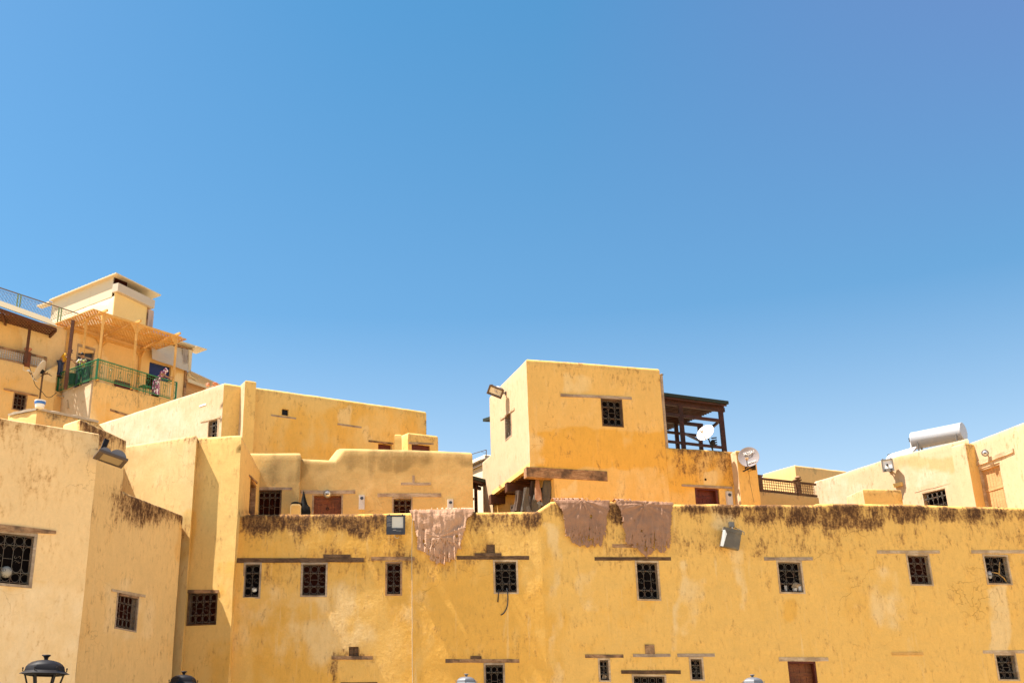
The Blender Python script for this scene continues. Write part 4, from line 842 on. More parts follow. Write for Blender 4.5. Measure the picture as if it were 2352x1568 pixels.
# green balcony railing
r0 = v2(atZ(221, 868.3, zg+.02)); rL = v2(atZ(131, 900.5, zg)); rR = v2(atZ(402.5, 920.5, zg)); hz = atY(223.8, 824.8, r0.y).z-zg
gk = thing('balcony_railing', r0+V((0, 0, zg)), 'green wrought iron balcony railing with scrollwork around the pine pergola', 'railing')
for A_, B_ in ((rL, r0), (r0, rR)):
    f = Face(A_, B_); mb = MB(); mb.tube([f.P(0, zg+hz), f.P(f.L, zg+hz)], .035, 6); mb.tube([f.P(0, zg+.05), f.P(f.L, zg+.05)], .03, 6); mb.tube([f.P(0, zg+hz-.16), f.P(f.L, zg+hz-.16)], .012, 4); mb.tube([f.P(0, zg+.14), f.P(f.L, zg+.14)], .012, 4)
    n = round(f.L/.14)
    for k in range(1, n):
        u = f.L*k/n; mb.tube([f.P(u, zg+.05), f.P(u, zg+hz)], .008, 4)
        if k % 4 in (1, 2):
            mb.ring(f.P(u+.035, zg+hz-.08, .01), f.u, V((0, 0, 1)), .06, .009, 8, 3); s_ = 1 if (k//4) % 2 else -1; zc = zg+hz*.5+s_*.17
            mb.ring(f.P(u+.03, zc, .01), f.u, V((0, 0, 1)), .055, .012, 8, 3, -.8, 4.4)
            if k % 4 == 1: mb.tube([f.P(u-.02, zc-s_*.05, .01), f.P(u+.09, zc-s_*.32, .01), f.P(u+.2, zc-s_*.05, .01)], .011, 4); mb.ring(f.P(u+.09, zc-s_*.34, .01), f.u, V((0, 0, 1)), .03, .012, 6, 3)
    obj('panel', mb, M['green'], gk)
for q in (rL, r0, rR): mb = MB(); mb.bar(q+V((0, 0, zg-.03)), q+V((0, 0, zg+hz+.03)), .085, .085, V((0, 1, 0))); obj('post', mb, M['green'], gk)
# pine pergola over the balcony
pg = thing('pergola', r0+V((0, 0, zg)), 'orange pine pergola with lattice roof and carved brackets over the green balcony', 'pergola')
p00 = r0+gl*.14+gr_*.14; La = (rL-r0).length-.15; am = (v2(atZ(170, 884, zg))-p00).dot(gl); bm_ = (v2(atZ(312, 889, zg))-p00).dot(gr_); be = (v2(atZ(396, 917, zg))-p00).dot(gr_)
zp = atY(236, 716, p00.y).z
def lattice(name, n_, e1, e2, z, sp, w, mat, par, th=.012):
    l1, l2 = e1.length, e2.length; a1, a2 = e1.normalized(), e2.normalized(); mb = MB(); dot = a1.dot(a2)
    for sg in (1, -1):
        d_ = (a1+a2*sg).normalized()
        rng = [i*sp for i in range(-int((l1+l2)/sp/.5), int((l1+l2)/sp/.5))]
        for c_ in rng:
            # line through points s*a1 + t*a2 with s - sg*t = c_
            lo, hi = max(0, c_ if sg > 0 else -1e9), min(l1, c_+l2 if sg > 0 else 1e9)
            if sg > 0: s0, s1 = max(0, c_), min(l1, c_+l2); f1 = lambda s: s-c_
            else: s0, s1 = max(0, c_-l2), min(l1, c_); f1 = lambda s: c_-s
            if s1-s0 < .03: continue
            A_ = n_+a1*s0+a2*f1(s0); B_ = n_+a1*s1+a2*f1(s1); zz = z+(th if sg > 0 else 0)
            mb.bar(V((A_.x, A_.y, zz)), V((B_.x, B_.y, zz)), w, th)
    return obj(name, mb, M[mat], par)
n0 = v2(atZ(214, 709.5, zp+.14)); nl = v2(atZ(101, 753, zp+.14)); nr = v2(atZ(428, 779, zp+.14))
lattice('lattice_roof', n0, nl-n0, nr-n0, zp+.15, .20, .085, 'worange', pg, .005)
# laths that edge the roof
mb = MB(); e1, e2 = nl-n0, nr-n0
for a, b in ((n0, nl), (n0, nr), (nl, nl+e2), (nr, nr+e1)): mb.bar(a+V((0, 0, zp+.135)), b+V((0, 0, zp+.135)), .05, .035)
for k in range(1, 4): mb.bar(n0+e1*k/4+V((0, 0, zp+.10)), n0+e1*k/4+e2+V((0, 0, zp+.10)), .06, .05)
obj('roof_frame', mb, M['worange'], pg)
mb = MB()
for b in (0, bm_, be): mb.bar(p00+gr_*b-gl*.3+V((0, 0, zp+.01)), p00+gr_*b+gl*(La+.3)+V((0, 0, zp+.01)), .09, .12)
for a in (0, La): mb.bar(p00+gl*a-gr_*.3+V((0, 0, zp-.1)), p00+gl*a+gr_*(be+.3)+V((0, 0, zp-.1)), .09, .11)
obj('beams', mb, M['worange'], pg)
for (a, b) in ((0, 0), (am, 0), (La, 0), (0, bm_), (0, be), (La, bm_), (La, be)):
    q = p00+gl*a+gr_*b; mb = MB(); mb.bar(q+V((0, 0, zg)), q+V((0, 0, zp-.04)), .11, .11, V((0, 1, 0))); po = obj('post', mb, M['worange'], pg)
    mb = MB()
    for ax in ((gr_, -gr_) if a in (0, La) else ())+((gl,) if a < La else (-gl,)):
        if (b == 0 and ax == -gr_) or (b == be and ax == gr_): continue
        pr = [(0.05, -.1), (.42, -.1), (.40, -.17), (.32, -.19), (.30, -.26), (.22, -.29), (.20, -.37), (.13, -.42), (.11, -.52), (.05, -.58)]
        nn_ = V((ax.y, -ax.x, 0)); mb.prism([q+ax*x_+V((0, 0, zp-.05+z_))-nn_*.018 for x_, z_ in pr], nn_*.036)
    if mb.v: obj('bracket', mb, M['worange'], po)
# dark pergola and terrace rails at the far left
e0 = atY(105, 746.5, 54.0); zE = e0.z; eL = v2(atZ(0, 710, zE)); dE = (v2(e0)-eL).normalized(); E0 = eL-dE*1.5; E1 = v2(atZ(129, 756, zE)); Eb = v2(atZ(73, 812, zE)); eb = Eb-E1
dk_ = thing('pergola', E1, 'dark timber pergola with corrugated roof edge and lattice ceiling, far left', 'pergola')
lattice('lattice_roof', E1, E0-E1, eb, zE, .27, .12, 'wbrown', dk_, .006)
mb = MB(); mb.bar(E0+V((0, 0, zE-.02)), E1+V((0, 0, zE-.02)), .1, .14); mb.bar(E1+V((0, 0, zE-.06)), Eb+V((0, 0, zE-.06)), .1, .14); mb.bar(E0+eb*.48+V((0, 0, zE-.1)), E1+eb*.48+V((0, 0, zE-.1)), .12, .16); mb.bar(E0+eb+V((0, 0, zE-.1)), E1+eb+V((0, 0, zE-.1)), .12, .16)
mb.bar(E0+dE*1.8+eb*.1+V((0, 0, zE-.1)), E0+dE*2.6+eb*.48+V((0, 0, zE-.1)), .09, .1); obj('beams', mb, M['wbrown'], dk_)
mb = MB(); vs = []; fs = []; nn_ = 90; bk = V((-dE.y, dE.x, 0))
for k in range(nn_+1):
    q = E0+(E1-E0)*k/nn_; o_ = .035 if k % 2 else 0
    vs += [q+V((0, 0, zE+.10+o_))-bk*.12, q+bk*.75+V((0, 0, zE+.78+o_))]
for k in range(nn_): fs.append((2*k, 2*k+2, 2*k+3, 2*k+1))
mb.add(vs, fs); mb.add([V(v_)-V((0, 0, .03)) for v_ in vs], fs); obj('corrugated_roof', mb, plain('cream_corrugated_sheet', (.27, .20, .11), .7, 0, .08, scale=2), dk_)
for x, y0, y1 in ((67, 740, 793), (92.5, 770, 850)):
    qf = Face(E0+eb*(.15 if x < 80 else .72), E1+eb*(.15 if x < 80 else .72)); u, _ = qf.uz(x, (y0+y1)/2); mb = MB(); mb.bar(qf.P(u, zH), qf.P(u, zE-.05), .12, .12, V((0, 1, 0))); obj('post', mb, M['wbrown'], dk_)
q = v2(atZ(143.5, 878, zg-.2))+gr_*.2; mb = MB(); mb.bar(q+V((0, 0, zg-.5)), q+V((0, 0, zp-.5)), .15, .15, V((0, 1, 0))); obj('post', mb, M['wbrown'], dk_)
tr = thing('lattice_railing', FHH.P(1, zH), 'brown timber railing with grey round lattice panels below the dark pergola', 'railing')
ht = FHH.uz(40, 803)[1]-zH; uu = FHH.uz(106, 848)[0]
mb = MB(); mb.fbox(FHH, 0, uu, zH+ht-.1, zH+ht, -.14, -.04); mb.fbox(FHH, 0, uu, zH+.0, zH+.07, -.14, -.02); mb.fbox(FHH, uu-.1, uu, zH, zH+ht-.05, -.12, -.03); obj('rails', mb, M['wmid'], tr)
mb = MB(); r_ = .058; n = int(uu/(2*r_))
for i in range(n):
    mb.fbox(FHH, i*2*r_-.01, i*2*r_+.01, zH+.07, zH+ht-.1, -.1, -.08)
    for j in range(int((ht-.15)/(2*r_))): mb.ring(FHH.P(r_+i*2*r_, zH+.07+r_+j*2*r_, -.09), FHH.u, V((0, 0, 1)), r_, .013, 8, 3)
obj('lattice', mb, M['meter'], tr)
up = FHH.uz(64, 820)[0]; mb = MB(); mb.fbox(FHH, up-.15, up+.15, zH-.1, zH+ht+.02, -.26, .03); obj('pillar', mb, M['wdoor'], tr)
pc_ = FHH.P(up, zH+ht+.02, -.11); mb = MB(); mb.lathe([(.10, 0), (.17, .16), (.2, .17), (.2, .21), (.17, .21), (.15, .17), (0, .17)], pc_, 14)
tag(obj('flower_pot', mb, M['terra'], loc=pc_, smooth=40), 'empty terracotta flower pot on the railing pillar', 'flower pot')
tp = atY(142, 708, 57.5); zt_ = tp.z; t0 = v2(atZ(0, 661, zt_)); dT = (v2(tp)-t0).normalized(); T0_ = t0-dT*2; T1_ = v2(atZ(180, 720.5, zt_))
fi = Face(T0_, T1_); ir = thing('terrace_railing', T1_+V((0, 0, zt_-1)), 'pale green iron railing with circle scrollwork on the upper terrace', 'railing')
mb = MB(); mb.tube([fi.P(0, zt_), fi.P(fi.L, zt_)], .035, 6); mb.tube([fi.P(0, zt_-1.0), fi.P(fi.L, zt_-1.0)], .02, 4); mb.tube([fi.P(0, zt_-.12), fi.P(fi.L, zt_-.12)], .012, 4); obj('rails', mb, M['iron'], ir)
mb = MB(); n = int(fi.L/.21)
for i in range(n):
    for j in range(4):
        c_ = fi.P(.1+i*.21, zt_-.24-j*.21); mb.ring(c_, fi.u, V((0, 0, 1)), .098, .009, 10, 3); mb.ring(c_, fi.u, V((0, 0, 1)), .045, .008, 6, 3)
obj('scrollwork', mb, M['iron'], ir)
for x in (40, 47, 138, 144): u = fi.uz(x, 690)[0]; mb = MB(); mb.tube([fi.P(u, zt_-1.05), fi.P(u, zt_)], .04, 6); obj('post', mb, M['palegreen'], ir)
# rooftop hut with roller shutter
N0 = atY(266.6, 628, 61); zN = N0.z; NL = v2(atZ(113, 690, zN)); NR = v2(atZ(370, 679, zN)); N0 = v2(N0); n1, n2 = (NL-N0).normalized(), (NR-N0).normalized(); q0 = N0+n1*.28+n2*.28
hu = thing('rooftop_hut', q0+V((0, 0, zB)), 'cream rooftop hut with flat overhanging roof and closed yellow roller shutter', 'hut')
mb = MB(); mb.prism([p+V((0, 0, zN)) for p in (N0, NR, NR+(NL-N0), NL)], (0, 0, .07))
for k in range(1, 20): q = N0+(NL-N0)*k/20; mb.bar(q+V((0, 0, zN+.085))-n2*.0, q+n2*2.2+V((0, 0, zN+.085)), .05, .035)
obj('roof', mb, M['sheet'], hu)
LL, RR = (NL-N0).length-.3, (NR-N0).length-.55; zm = Face(q0+n1*LL, q0).uz(258, 681)[1]
f = Face(q0+n1*LL, q0); f2 = Face(q0, q0+n2*RR)
mb = MB(); mb.fbox(f, 0, f.L-.25, zm, zN, -.06, .02); mb.fbox(f, f.L*.62, f.L*.62+.015, zm, zN-.01, .02, .026); mb.fbox(f, f.L*.25, f.L*.25+.015, zm, zN-.01, .02, .026); obj('cladding', mb, M['sheet'], hu)
building_walls('wall', [q0+n1*LL, q0, q0+n2*RR, q0+n2*RR+n1*LL], M['white'], hu, zB-3, [zm, zm, zm, zm], res=.25, thick=.2, r=.03, roof=.02, wear=patches([(140, 684, 255, 700, 1, .5, 10)], base=(.12, 0, 0), gh=.1, gs=.1), front=(0, 1))
mb = MB(); mb.fbox(f2, .15, RR-.05, zm-.1, zN-.1, -.9, -.6); mb.fbox(f, f.L-.3, f.L-.25, zm, zN, -1, 0); obj('gap_shade', mb, M['voidr'], hu)  # dark panels imitate the unlit space inside the hut
ua, z1 = f2.uz(272, 649, .35); ub_, _ = f2.uz(357, 681, .35); z0 = f2.uz(272, 668.5, .35)[1]; mb = MB(); mb.fbox(f2, ua, ub_, z0, z1, -.1, .35); obj('shutter_box', mb, M['sheetd'], hu)
sa, sb = f2.uz(262, 700, .1)[0], f2.uz(338, 710, .1)[0]; zlo = f2.uz(300, 760, .1)[1]; mb = MB(); k_ = int((z0-zlo)/.075)
for k in range(k_): zz = z0-.075*k; mb.prism([f2.P(sa, zz, .08), f2.P(sa, zz-.04, .105), f2.P(sa, zz-.07, .08), f2.P(sa, zz-.07, .03), f2.P(sa, zz, .03)], f2.u*(sb-sa))
obj('roller_shutter', mb, M['shutter'], hu)
mb = MB(); mb.fbox(f2, sb, sb+.07, zlo-.4, z0, 0, .12); mb.fbox(f2, sb+.1, sb+.14, zlo-.4, z0, 0, .1); obj('guide', mb, M['wmid'], hu)
cq = f2.P(sb+.38, z0-.05, .1); tag(obj('cloth', drape(cq, f2.u, .5, 1.3, .5), plain('torn_pink_grey_cloth', (.52, .42, .38), .9), loc=cq, smooth=60), 'torn pinkish cloth flapping beside the roller shutter', 'cloth')
mb = MB(); a = [v2(atZ(x, y, zN-.15)) for x, y in ((84, 704), (112, 695), (124, 700), (96, 709))]; a = [p+V((0, 0, zN-.15)) for p in a]; mb.prism(a, (0, 0, .1)); mb2 = obj('side_roof', mb, M['sheet'], hu)

# ============================================================ hides drying over the parapet
def leather(name, a, b, rough=.85):
    t = NT(name); n = t.noise(t.pos(), 3, 6, .6); n2 = t.noise(t.pos(), 26, 5, .6)
    t.bump(t.lin((n2, .5), (n, 1)), .03); return t.fin(t.mix(t.lin((n, .8), (n2, .3)), a, b), rough)
M['hide1'] = leather('tan_hide', (.42, .225, .135), (.57, .34, .215)); M['hide2'] = leather('mauve_brown_hide', (.27, .13, .075), (.40, .22, .135))
M['hideg'] = leather('grey_hide', (.055, .046, .038), (.16, .135, .11)); M['hided'] = leather('dark_hide', (.05, .032, .025), (.13, .085, .06))
def inpoly(x, y, P):
    c = False; j = len(P)-1
    for i in range(len(P)):
        if (P[i][1] > y) != (P[j][1] > y) and x < (P[j][0]-P[i][0])*(y-P[i][1])/(P[j][1]-P[i][1])+P[i][0]: c = not c
        j = i
    return c
def hide(label, outline, mat, seed, holes=(), step=1.25, fold=.07, rad=(None, None), grp=None):
    xs = [p[0] for p in outline]; ys = [p[1] for p in outline]; x0, x1, y0, y1 = min(xs), max(xs), min(ys), max(ys)
    nx, ny = int((x1-x0)/step)+1, int((y1-y0)/step)+1; vs = []; fs = []; keep = {}
    cx, cy = rad[0] or (x0+x1)/2, rad[1] or y1-20
    ztop = FM.uz((x0+x1)/2, y0)[1]; so = V((seed*3.1, seed*1.7, 0))
    def pt(i, j):
        x, y = x0+i*step, y0+j*step
        u, z = FM.uz(x, y)
        ang = math.atan2(y-cy, x-cx); dist = math.hypot(x-cx, y-cy)/60
        n = noise.noise(V((ang*2.6, dist*.5, 0))+so); n2 = noise.noise(V((x*.085, y*.012, 5))+so); n3 = noise.noise(V((x*.05, y*.05, 9))+so)
        t_ = (y-y0)/(y1-y0); h = fold*((1-abs(n)*2.6)*.55*(1-t_*.7)+(1-abs(n2)*3)*.65*(.25+t_)+n3*.5+.08*noise.noise(V((x*.22, y*.16, 4))+so))+.012+.035*t_
        ex = min(1, (x-x0)/14+.2, (x1-x)/14+.2); h = max(.02, h*ex+.035)
        d_ = 0 if y > y0+7 else (1-(y-y0)/7)
        h *= 1-.55*d_
        if d_ > 0: z2 = z
        return FM.P(u, z+.02*d_, h)+disp(FM.P(u, z))
    def key(i, j):
        if (i, j) not in keep: keep[(i, j)] = len(vs); vs.append(pt(i, j))
        return keep[(i, j)]
    for i in range(nx):
        for j in range(ny):
            x, y = x0+(i+.5)*step, y0+(j+.5)*step; w = 2.6*noise.noise(V((x*.3, y*.3, 1))+so)+1.6*noise.noise(V((x*.9, y*.9, 2))+so); tt = (y-y0)/(y1-y0)
            if tt > .5 and abs(noise.noise(V((x*.21, y*.03, 7))+so)) < .06*(tt-.5)*2.4: continue
            if inpoly(x+w, y+w*.6, outline) and not any(((x-a)/c)**2+((y-b)/d)**2 < 1 for a, b, c, d in holes):
                fs.append((key(i, j), key(i+1, j), key(i+1, j+1), key(i, j+1)))
    # the flap that lies over the coping
    top = [i for i in range(nx+1) if (i, 0) in keep]; rows = []
    for r_, (dd, dz) in enumerate(((-.02, .055), (-.10, .085), (-.2, .09), (-.34, .07), (-.42, -.1))):
        row = {}
        for i in top:
            u, z = FM.uz(x0+i*step, y0); vs.append(FM.P(u, z+dz+.012*noise.noise(V((i*.3, r_, 0))), dd)); row[i] = len(vs)-1
        rows.append(row)
    prev = {i: keep[(i, 0)] for i in top}
    for row in rows:
        for i in top:
            if i+1 in row: fs.append((prev[i], prev[i+1], row[i+1], row[i]))
        prev = row
    mb = MB(); mb.add(vs, fs); o = obj('hide', mb, mat, loc=FM.P(*FM.uz((x0+x1)/2, y0)), smooth=80)
    m = o.modifiers.new('Solidify', 'SOLIDIFY'); m.thickness = .009; tag(o, label, 'animal hide', grp); return o
hg = 'hides drying over the parapet'
hide('pinkish tan ragged hide draped over the parapet beside the blue grey floodlight', [(940, 1172), (1090, 1170), (1084, 1184), (1072, 1192), (1068, 1215), (1064, 1232), (1058, 1252), (1060, 1263), (1052, 1260), (1048, 1272), (1046, 1286), (1036, 1284), (1033, 1293), (1026, 1288), (1022, 1297), (1012, 1291), (1004, 1296), (1000, 1288), (992, 1290), (984, 1276), (975, 1268), (964, 1264), (958, 1262), (960, 1240), (954, 1215), (950, 1196), (945, 1186)], M['hide1'], 1,
     [(974, 1243, 2.2, 4), (977, 1253, 1.8, 4), (1050, 1232, 2, 4), (972, 1216, 1.3, 2)], rad=(1010, 1235), fold=.085, grp=hg)
hide('mauve brown hide with torn fringe draped left of the sooty gap on the higher parapet', [(1270, 1148), (1399, 1150), (1398, 1170), (1392, 1185), (1391, 1205), (1389, 1225), (1387, 1238), (1384, 1228), (1381, 1246), (1377, 1258), (1370, 1250), (1364, 1258), (1356, 1252), (1346, 1260), (1338, 1252), (1329, 1256), (1320, 1250), (1312, 1248), (1305, 1232), (1298, 1234), (1296, 1212), (1294, 1190), (1288, 1170), (1276, 1156)], M['hide2'], 4,
     [(1356, 1187, 2.5, 4.5), (1352, 1216, 1.4, 1.6), (1343, 1236, 1.2, 4)], rad=(1335, 1150), fold=.05, grp=hg)
hide('largest mauve brown hide, pointed at the bottom, draped right of the sooty gap', [(1414, 1150), (1545, 1154), (1541, 1175), (1540, 1200), (1537, 1222), (1538, 1240), (1536, 1260), (1530, 1258), (1524, 1270), (1514, 1270), (1506, 1258), (1500, 1264), (1494, 1275), (1486, 1273), (1484, 1283), (1477, 1274), (1470, 1270), (1462, 1260), (1452, 1258), (1450, 1248), (1440, 1252), (1434, 1244), (1436, 1228), (1430, 1212), (1428, 1190), (1424, 1172), (1416, 1160)], M['hide2'], 9,
     [(1472, 1220, 2, 3), (1455, 1196, 1.2, 1.5)], rad=(1480, 1160), fold=.055, grp=hg)
# hides hanging inside the opening under the overhang
def hang(label, x, yt, yb, wt, wb, mat, seed, Y=40.9):
    top = atY(x, yt, Y); bot = atY(x, yb, Y); pxm = F/ (Y*cp+top.z*sp); mb = MB(); vs = []; fs = []; nz, ns = 12, 18
    for j in range(nz+1):
        t_ = j/nz; w = (wt+(wb-wt)*t_)/pxm/2*(1+.15*sin(t_*6+seed)); c = top.lerp(bot, t_)+V((.03*sin(t_*4+seed), 0, 0))
        for k in range(ns):
            a = 2*pi*k/ns; r_ = w*(1+.30*sin(a*4+seed+t_*2)+.15*sin(a*7+seed*2)); vs.append(c+V((cos(a)*r_, sin(a)*r_*.5, .05*sin(a*3+seed)*(1 if j == nz else 0))))
    for j in range(nz):
        for k in range(ns): q = j*ns+k; r_ = j*ns+(k+1) % ns; fs.append((q, r_, r_+ns, q+ns))
    fs += [tuple(range(ns)), tuple(nz*ns+k for k in range(ns))[::-1]]
    mb.add(vs, fs); o = obj('hide', mb, mat, loc=top, smooth=50); tag(o, label, 'animal hide', 'hides hung under the overhang'); return o
hang('pointed reddish hide farthest left under the overhang', 1190, 1126, 1176, 11, 20, M['hided'], 1)
hang('grey cone shaped hide hanging under the overhang, white at its foot', 1208, 1119, 1176, 8, 18, M['hideg'], 2, 40.7)
hang('dark narrow hide hanging in shadow between the grey cone and plum hides', 1224, 1104, 1176, 8, 16, M['hided'], 3, 41.3)
hang('brown folded hide hung highest under the overhang, ending in mid air', 1236, 1096, 1149, 8, 15, M['hide2'], 4, 40.5)
hang('plum grey bulging hide low behind the ramped parapet', 1233, 1136, 1176, 12, 26, M['hideg'], 5, 40.8)
hang('long pale grey hide beside the pier, right end of the overhang', 1259, 1095, 1160, 18, 27, M['hideg'], 6, 40.6)
# ============================================================ floodlights
def flood(name, c, N, Rt, w, h, dp, wallpt, mat, label, glass='reflect', inset=(.1, .1, .1, .1), gm=None):
    c = V(c); N = V(N).normalized(); Rt = V(Rt); Rt = (Rt-N*Rt.dot(N)).normalized(); Up = Rt.cross(N)*-1
    if Up.z < 0 and abs(Up.z) > .3: Up = -Up
    th = thing(name, c, label, 'floodlight'); mb = MB(); P = lambda x, y, z: c+Rt*x+Up*y+N*z
    a, b = w/2, h/2; q = .78; l, r_, bt, tp = inset
    vs = [P(-a, -b, 0), P(a, -b, 0), P(a, b, 0), P(-a, b, 0), P(-a*q, -b*q, -dp), P(a*q, -b*q, -dp), P(a*q, b*q, -dp), P(-a*q, b*q, -dp),
          P(-a, -b, .03), P(a, -b, .03), P(a, b, .03), P(-a, b, .03), P(-a+l, -b+bt, .03), P(a-r_, -b+bt, .03), P(a-r_, b-tp, .03), P(-a+l, b-tp, .03), P(-a+l, -b+bt, -.02), P(a-r_, -b+bt, -.02), P(a-r_, b-tp, -.02), P(-a+l, b-tp, -.02)]
    fs = [(4, 7, 6, 5), (0, 4, 5, 1), (1, 5, 6, 2), (2, 6, 7, 3), (3, 7, 4, 0)]+[(i, (i+1) % 4, 8+(i+1) % 4, 8+i) for i in range(4)]+[(8+i, 8+(i+1) % 4, 12+(i+1) % 4, 12+i) for i in range(4)]+[(12+i, 12+(i+1) % 4, 16+(i+1) % 4, 16+i) for i in range(4)]
    mb.add(vs, fs)
    for sx in (-1, 1): mb.box(P(sx*a*.7, b+.01, .0), (.04, .04, .04)); mb.box(P(sx*a*.7, -b*.86, .035), (.03, .03, .02))
    for k in range(5): mb.bar(P(-a*.6, b*q*(-.8+.4*k), -dp-.02), P(a*.6, b*q*(-.8+.4*k), -dp-.02), .02, .04, N)
    ho = obj('housing', mb, M[mat], th)
    mb = MB(); mb.add(vs[16:20], [(0, 1, 2, 3)]); mb.f[0]; obj('glass', mb, M[glass], th)
    mb = MB()
    if wallpt is not None:
        wv = V(wallpt); mb.bar(P(-a*.5, 0, -dp*.6), P(-a*.5, -b*.3, -dp)*.5+wv*.5, .03, .02); mb.bar(P(-a*.5, 0, -dp*.6), wv, .035, .03); mb.bar(P(a*.5, 0, -dp*.6), wv, .035, .03); mb.box(wv, (.12, .12, .12))
    if mb.v: obj('bracket', mb, M['brownlamp'], th)
    return th, P
c1 = FM.hit(909, 1204.5, .24); f1, P1 = flood('floodlight', c1, (0, -1, -.12), (1, 0, 0), .585, .60, .17, FM.hit(909, 1214, .0), 'lamp', 'slate blue square floodlight facing out from the sooty parapet', 'reflect', (.17, .06, .20, .05))
mb = MB()
for k in range(9):
    y_ = .24-.035*k-(.012 if k > 4 else 0)
    for j in range(5+k % 2): mb.box(P1(-.26+.022*j, y_, .032), (.014, .004, .010))
for j in range(4): mb.box(P1(-.08+.024*j, -.165, .032), (.016, .004, .022))
mb.box(P1(.02, -.175, .032), (.003, .004, .05))
for j in range(8): mb.box(P1(.035+.018*j, -.188, .032), (.012, .004, .010))
obj('lettering', mb, M['meter'], f1)
mb = MB(); mb.tube([P1(-.04, -.3, -.03), P1(-.03, -.37, -.02), P1(.02, -.41, -.03), P1(.08, -.40, -.08), P1(.1, -.34, -.12)], .009, 5); obj('cable', mb, M['wcable'], f1, smooth=60)
a14 = radians(13); c2 = FM.hit(1679.5, 1236, .30); N2 = V((.25, .75, -.25)); R2_ = V((cos(a14), 0, -sin(a14)))
f2_, P2_ = flood('floodlight', c2+V((0, -.12, 0)), (-.15, -.35, -.9), R2_, .56, .50, .2, None, 'lampgrey', 'tilted weathered steel floodlight hanging on the long wall right of the hides', 'glassd', (.05, .05, .05, .05))
mb = MB(); U_ = R2_; D_ = V((-sin(a14), 0, -cos(a14))); q = c2; Pq = lambda x, y, z: q+U_*x-D_*y+V((0, -1, 0))*z
mb.hexa([Pq(-.29, -.30, 0), Pq(.29, -.30, 0), Pq(.29, -.30, -.2), Pq(-.29, -.30, -.2), Pq(-.29, .30, .04), Pq(.29, .30, .04), Pq(.25, .30, -.16), Pq(-.25, .30, -.16)])
mb.hexa([Pq(-.30, .19, .05), Pq(.30, .19, .05), Pq(.30, .19, -.1), Pq(-.30, .19, -.1), Pq(-.30, .31, .06), Pq(.30, .31, .06), Pq(.30, .31, -.1), Pq(-.30, .31, -.1)])
obj('back_cover', mb, M['weathersteel'], f2_)
for o in list(f2_.children):
    if o.name.split('.')[0] in ('housing', 'glass'): bpy.data.objects.remove(o)
mb = MB(); mb.prism([Pq(-.30, -.31, .01), Pq(-.22, -.31, .02), Pq(-.17, .1, .055), Pq(-.24, .22, .065), Pq(-.30, .2, .05)], (0, -.012, 0)); obj('reflector_or_glint', mb, M['whitemetal'], f2_)  # white strip imitates the sun's reflection along the left of the cover
mb = MB(); qj = FM.hit(1680, 1204.5, .04); mb.box(qj, (.17, .08, .17)); mb.box(qj-V((0, .05, 0)), (.13, .03, .13)); mb.tube([qj+V((0, -.05, -.08)), qj+V((0, -.1, -.16))], .02, 6); mb.tube([qj+V((.1, -.02, -.1)), qj+V((.26, -.1, -.2)), qj+V((.34, -.15, -.27)), qj+V((.33, -.15, -.36))], .012, 5); obj('junction_box', mb, M['lampgrey'], f2_)
w3 = FCL.hit(1163, 903, 0); c3 = atY(1138, 899, w3.y-.2)+V((0, 0, 0))
f3, _ = flood('floodlight', c3, (-.25, -.62, -.62), (.72, -.1, -.42), .62, .42, .14, w3, 'brownlamp', 'floodlight reaching out on an arm from the tall block house corner', 'reflect', (.07, .07, .06, .06))
mb = MB(); mb.tube([c3, c3.lerp(w3, .5)+V((0, 0, -.06)), w3], .03, 6); mb.blob(c3+V((.08, .1, .12)), (.22, .2, .13), 12, 8); obj('arm', mb, M['meter'], f3, smooth=60)
w4 = FRr.hit(2046, 1080, .0); c4 = FRr.hit(2039, 1068, .42)
f4, P4 = flood('floodlight', c4, (-.55, -.80, -.05), (.82, -.56, 0), .44, .50, .22, w4, 'lampgrey', 'rusty open floodlight on the pale limewashed house, below the roofline', 'whitemetal', (.04, .05, .12, .04))
mb = MB(); mb.blob(P4(-.02, .02, -.01), (.05, .04, .05), 8, 6); mb.box(P4(-.12, -.2, .04), (.06, .03, .05)); mb.box(P4(.12, -.19, .04), (.08, .03, .06)); obj('bulb', mb, M['glassd'], f4, smooth=60)
M['dgrey'] = plain('dull_grey_casting', (.17, .16, .17), .5, 0, .15)
# big flat lamp on the corner of the nearest house
k0 = atY(254, 1053, 26.7); Rv = V((.78, .42, -.21)).normalized(); Dv = V((-.28, .85, -.16)); Dv = (Dv-Rv*Dv.dot(Rv)).normalized(); Nv = Rv.cross(Dv).normalized()
if Nv.z > 0: Nv = -Nv
f5 = thing('floodlight', k0, 'large brown floodlight with round dish backs on the corner of the nearest house', 'floodlight'); Pk = lambda x, y, z: k0+Rv*x+Dv*y+Nv*z
mb = MB(); a, b = .37, .27; vs = [Pk(-a, -b, -.03), Pk(a, -b, -.03), Pk(a, b, -.03), Pk(-a, b, -.03), Pk(-a, -b, .03), Pk(a, -b, .03), Pk(a, b, .03), Pk(-a, b, .03), Pk(-a+.14, -b+.07, .03), Pk(a-.09, -b+.07, .03), Pk(a-.09, b-.06, .03), Pk(-a+.14, b-.06, .03)]
mb.add(vs, [(0, 1, 2, 3), (0, 1, 5, 4), (1, 2, 6, 5), (2, 3, 7, 6), (3, 0, 4, 7), (4, 5, 9, 8), (5, 6, 10, 9), (6, 7, 11, 10), (7, 4, 8, 11)]); obj('housing', mb, M['brownlamp'], f5)
mb = MB(); mb.add([v_-Nv*.012 for v_ in vs[8:12]], [(0, 1, 2, 3)]); obj('glass', mb, M['wpale'] if 0 else plain('dusty_lamp_glass', (.34, .25, .14), .3), f5)
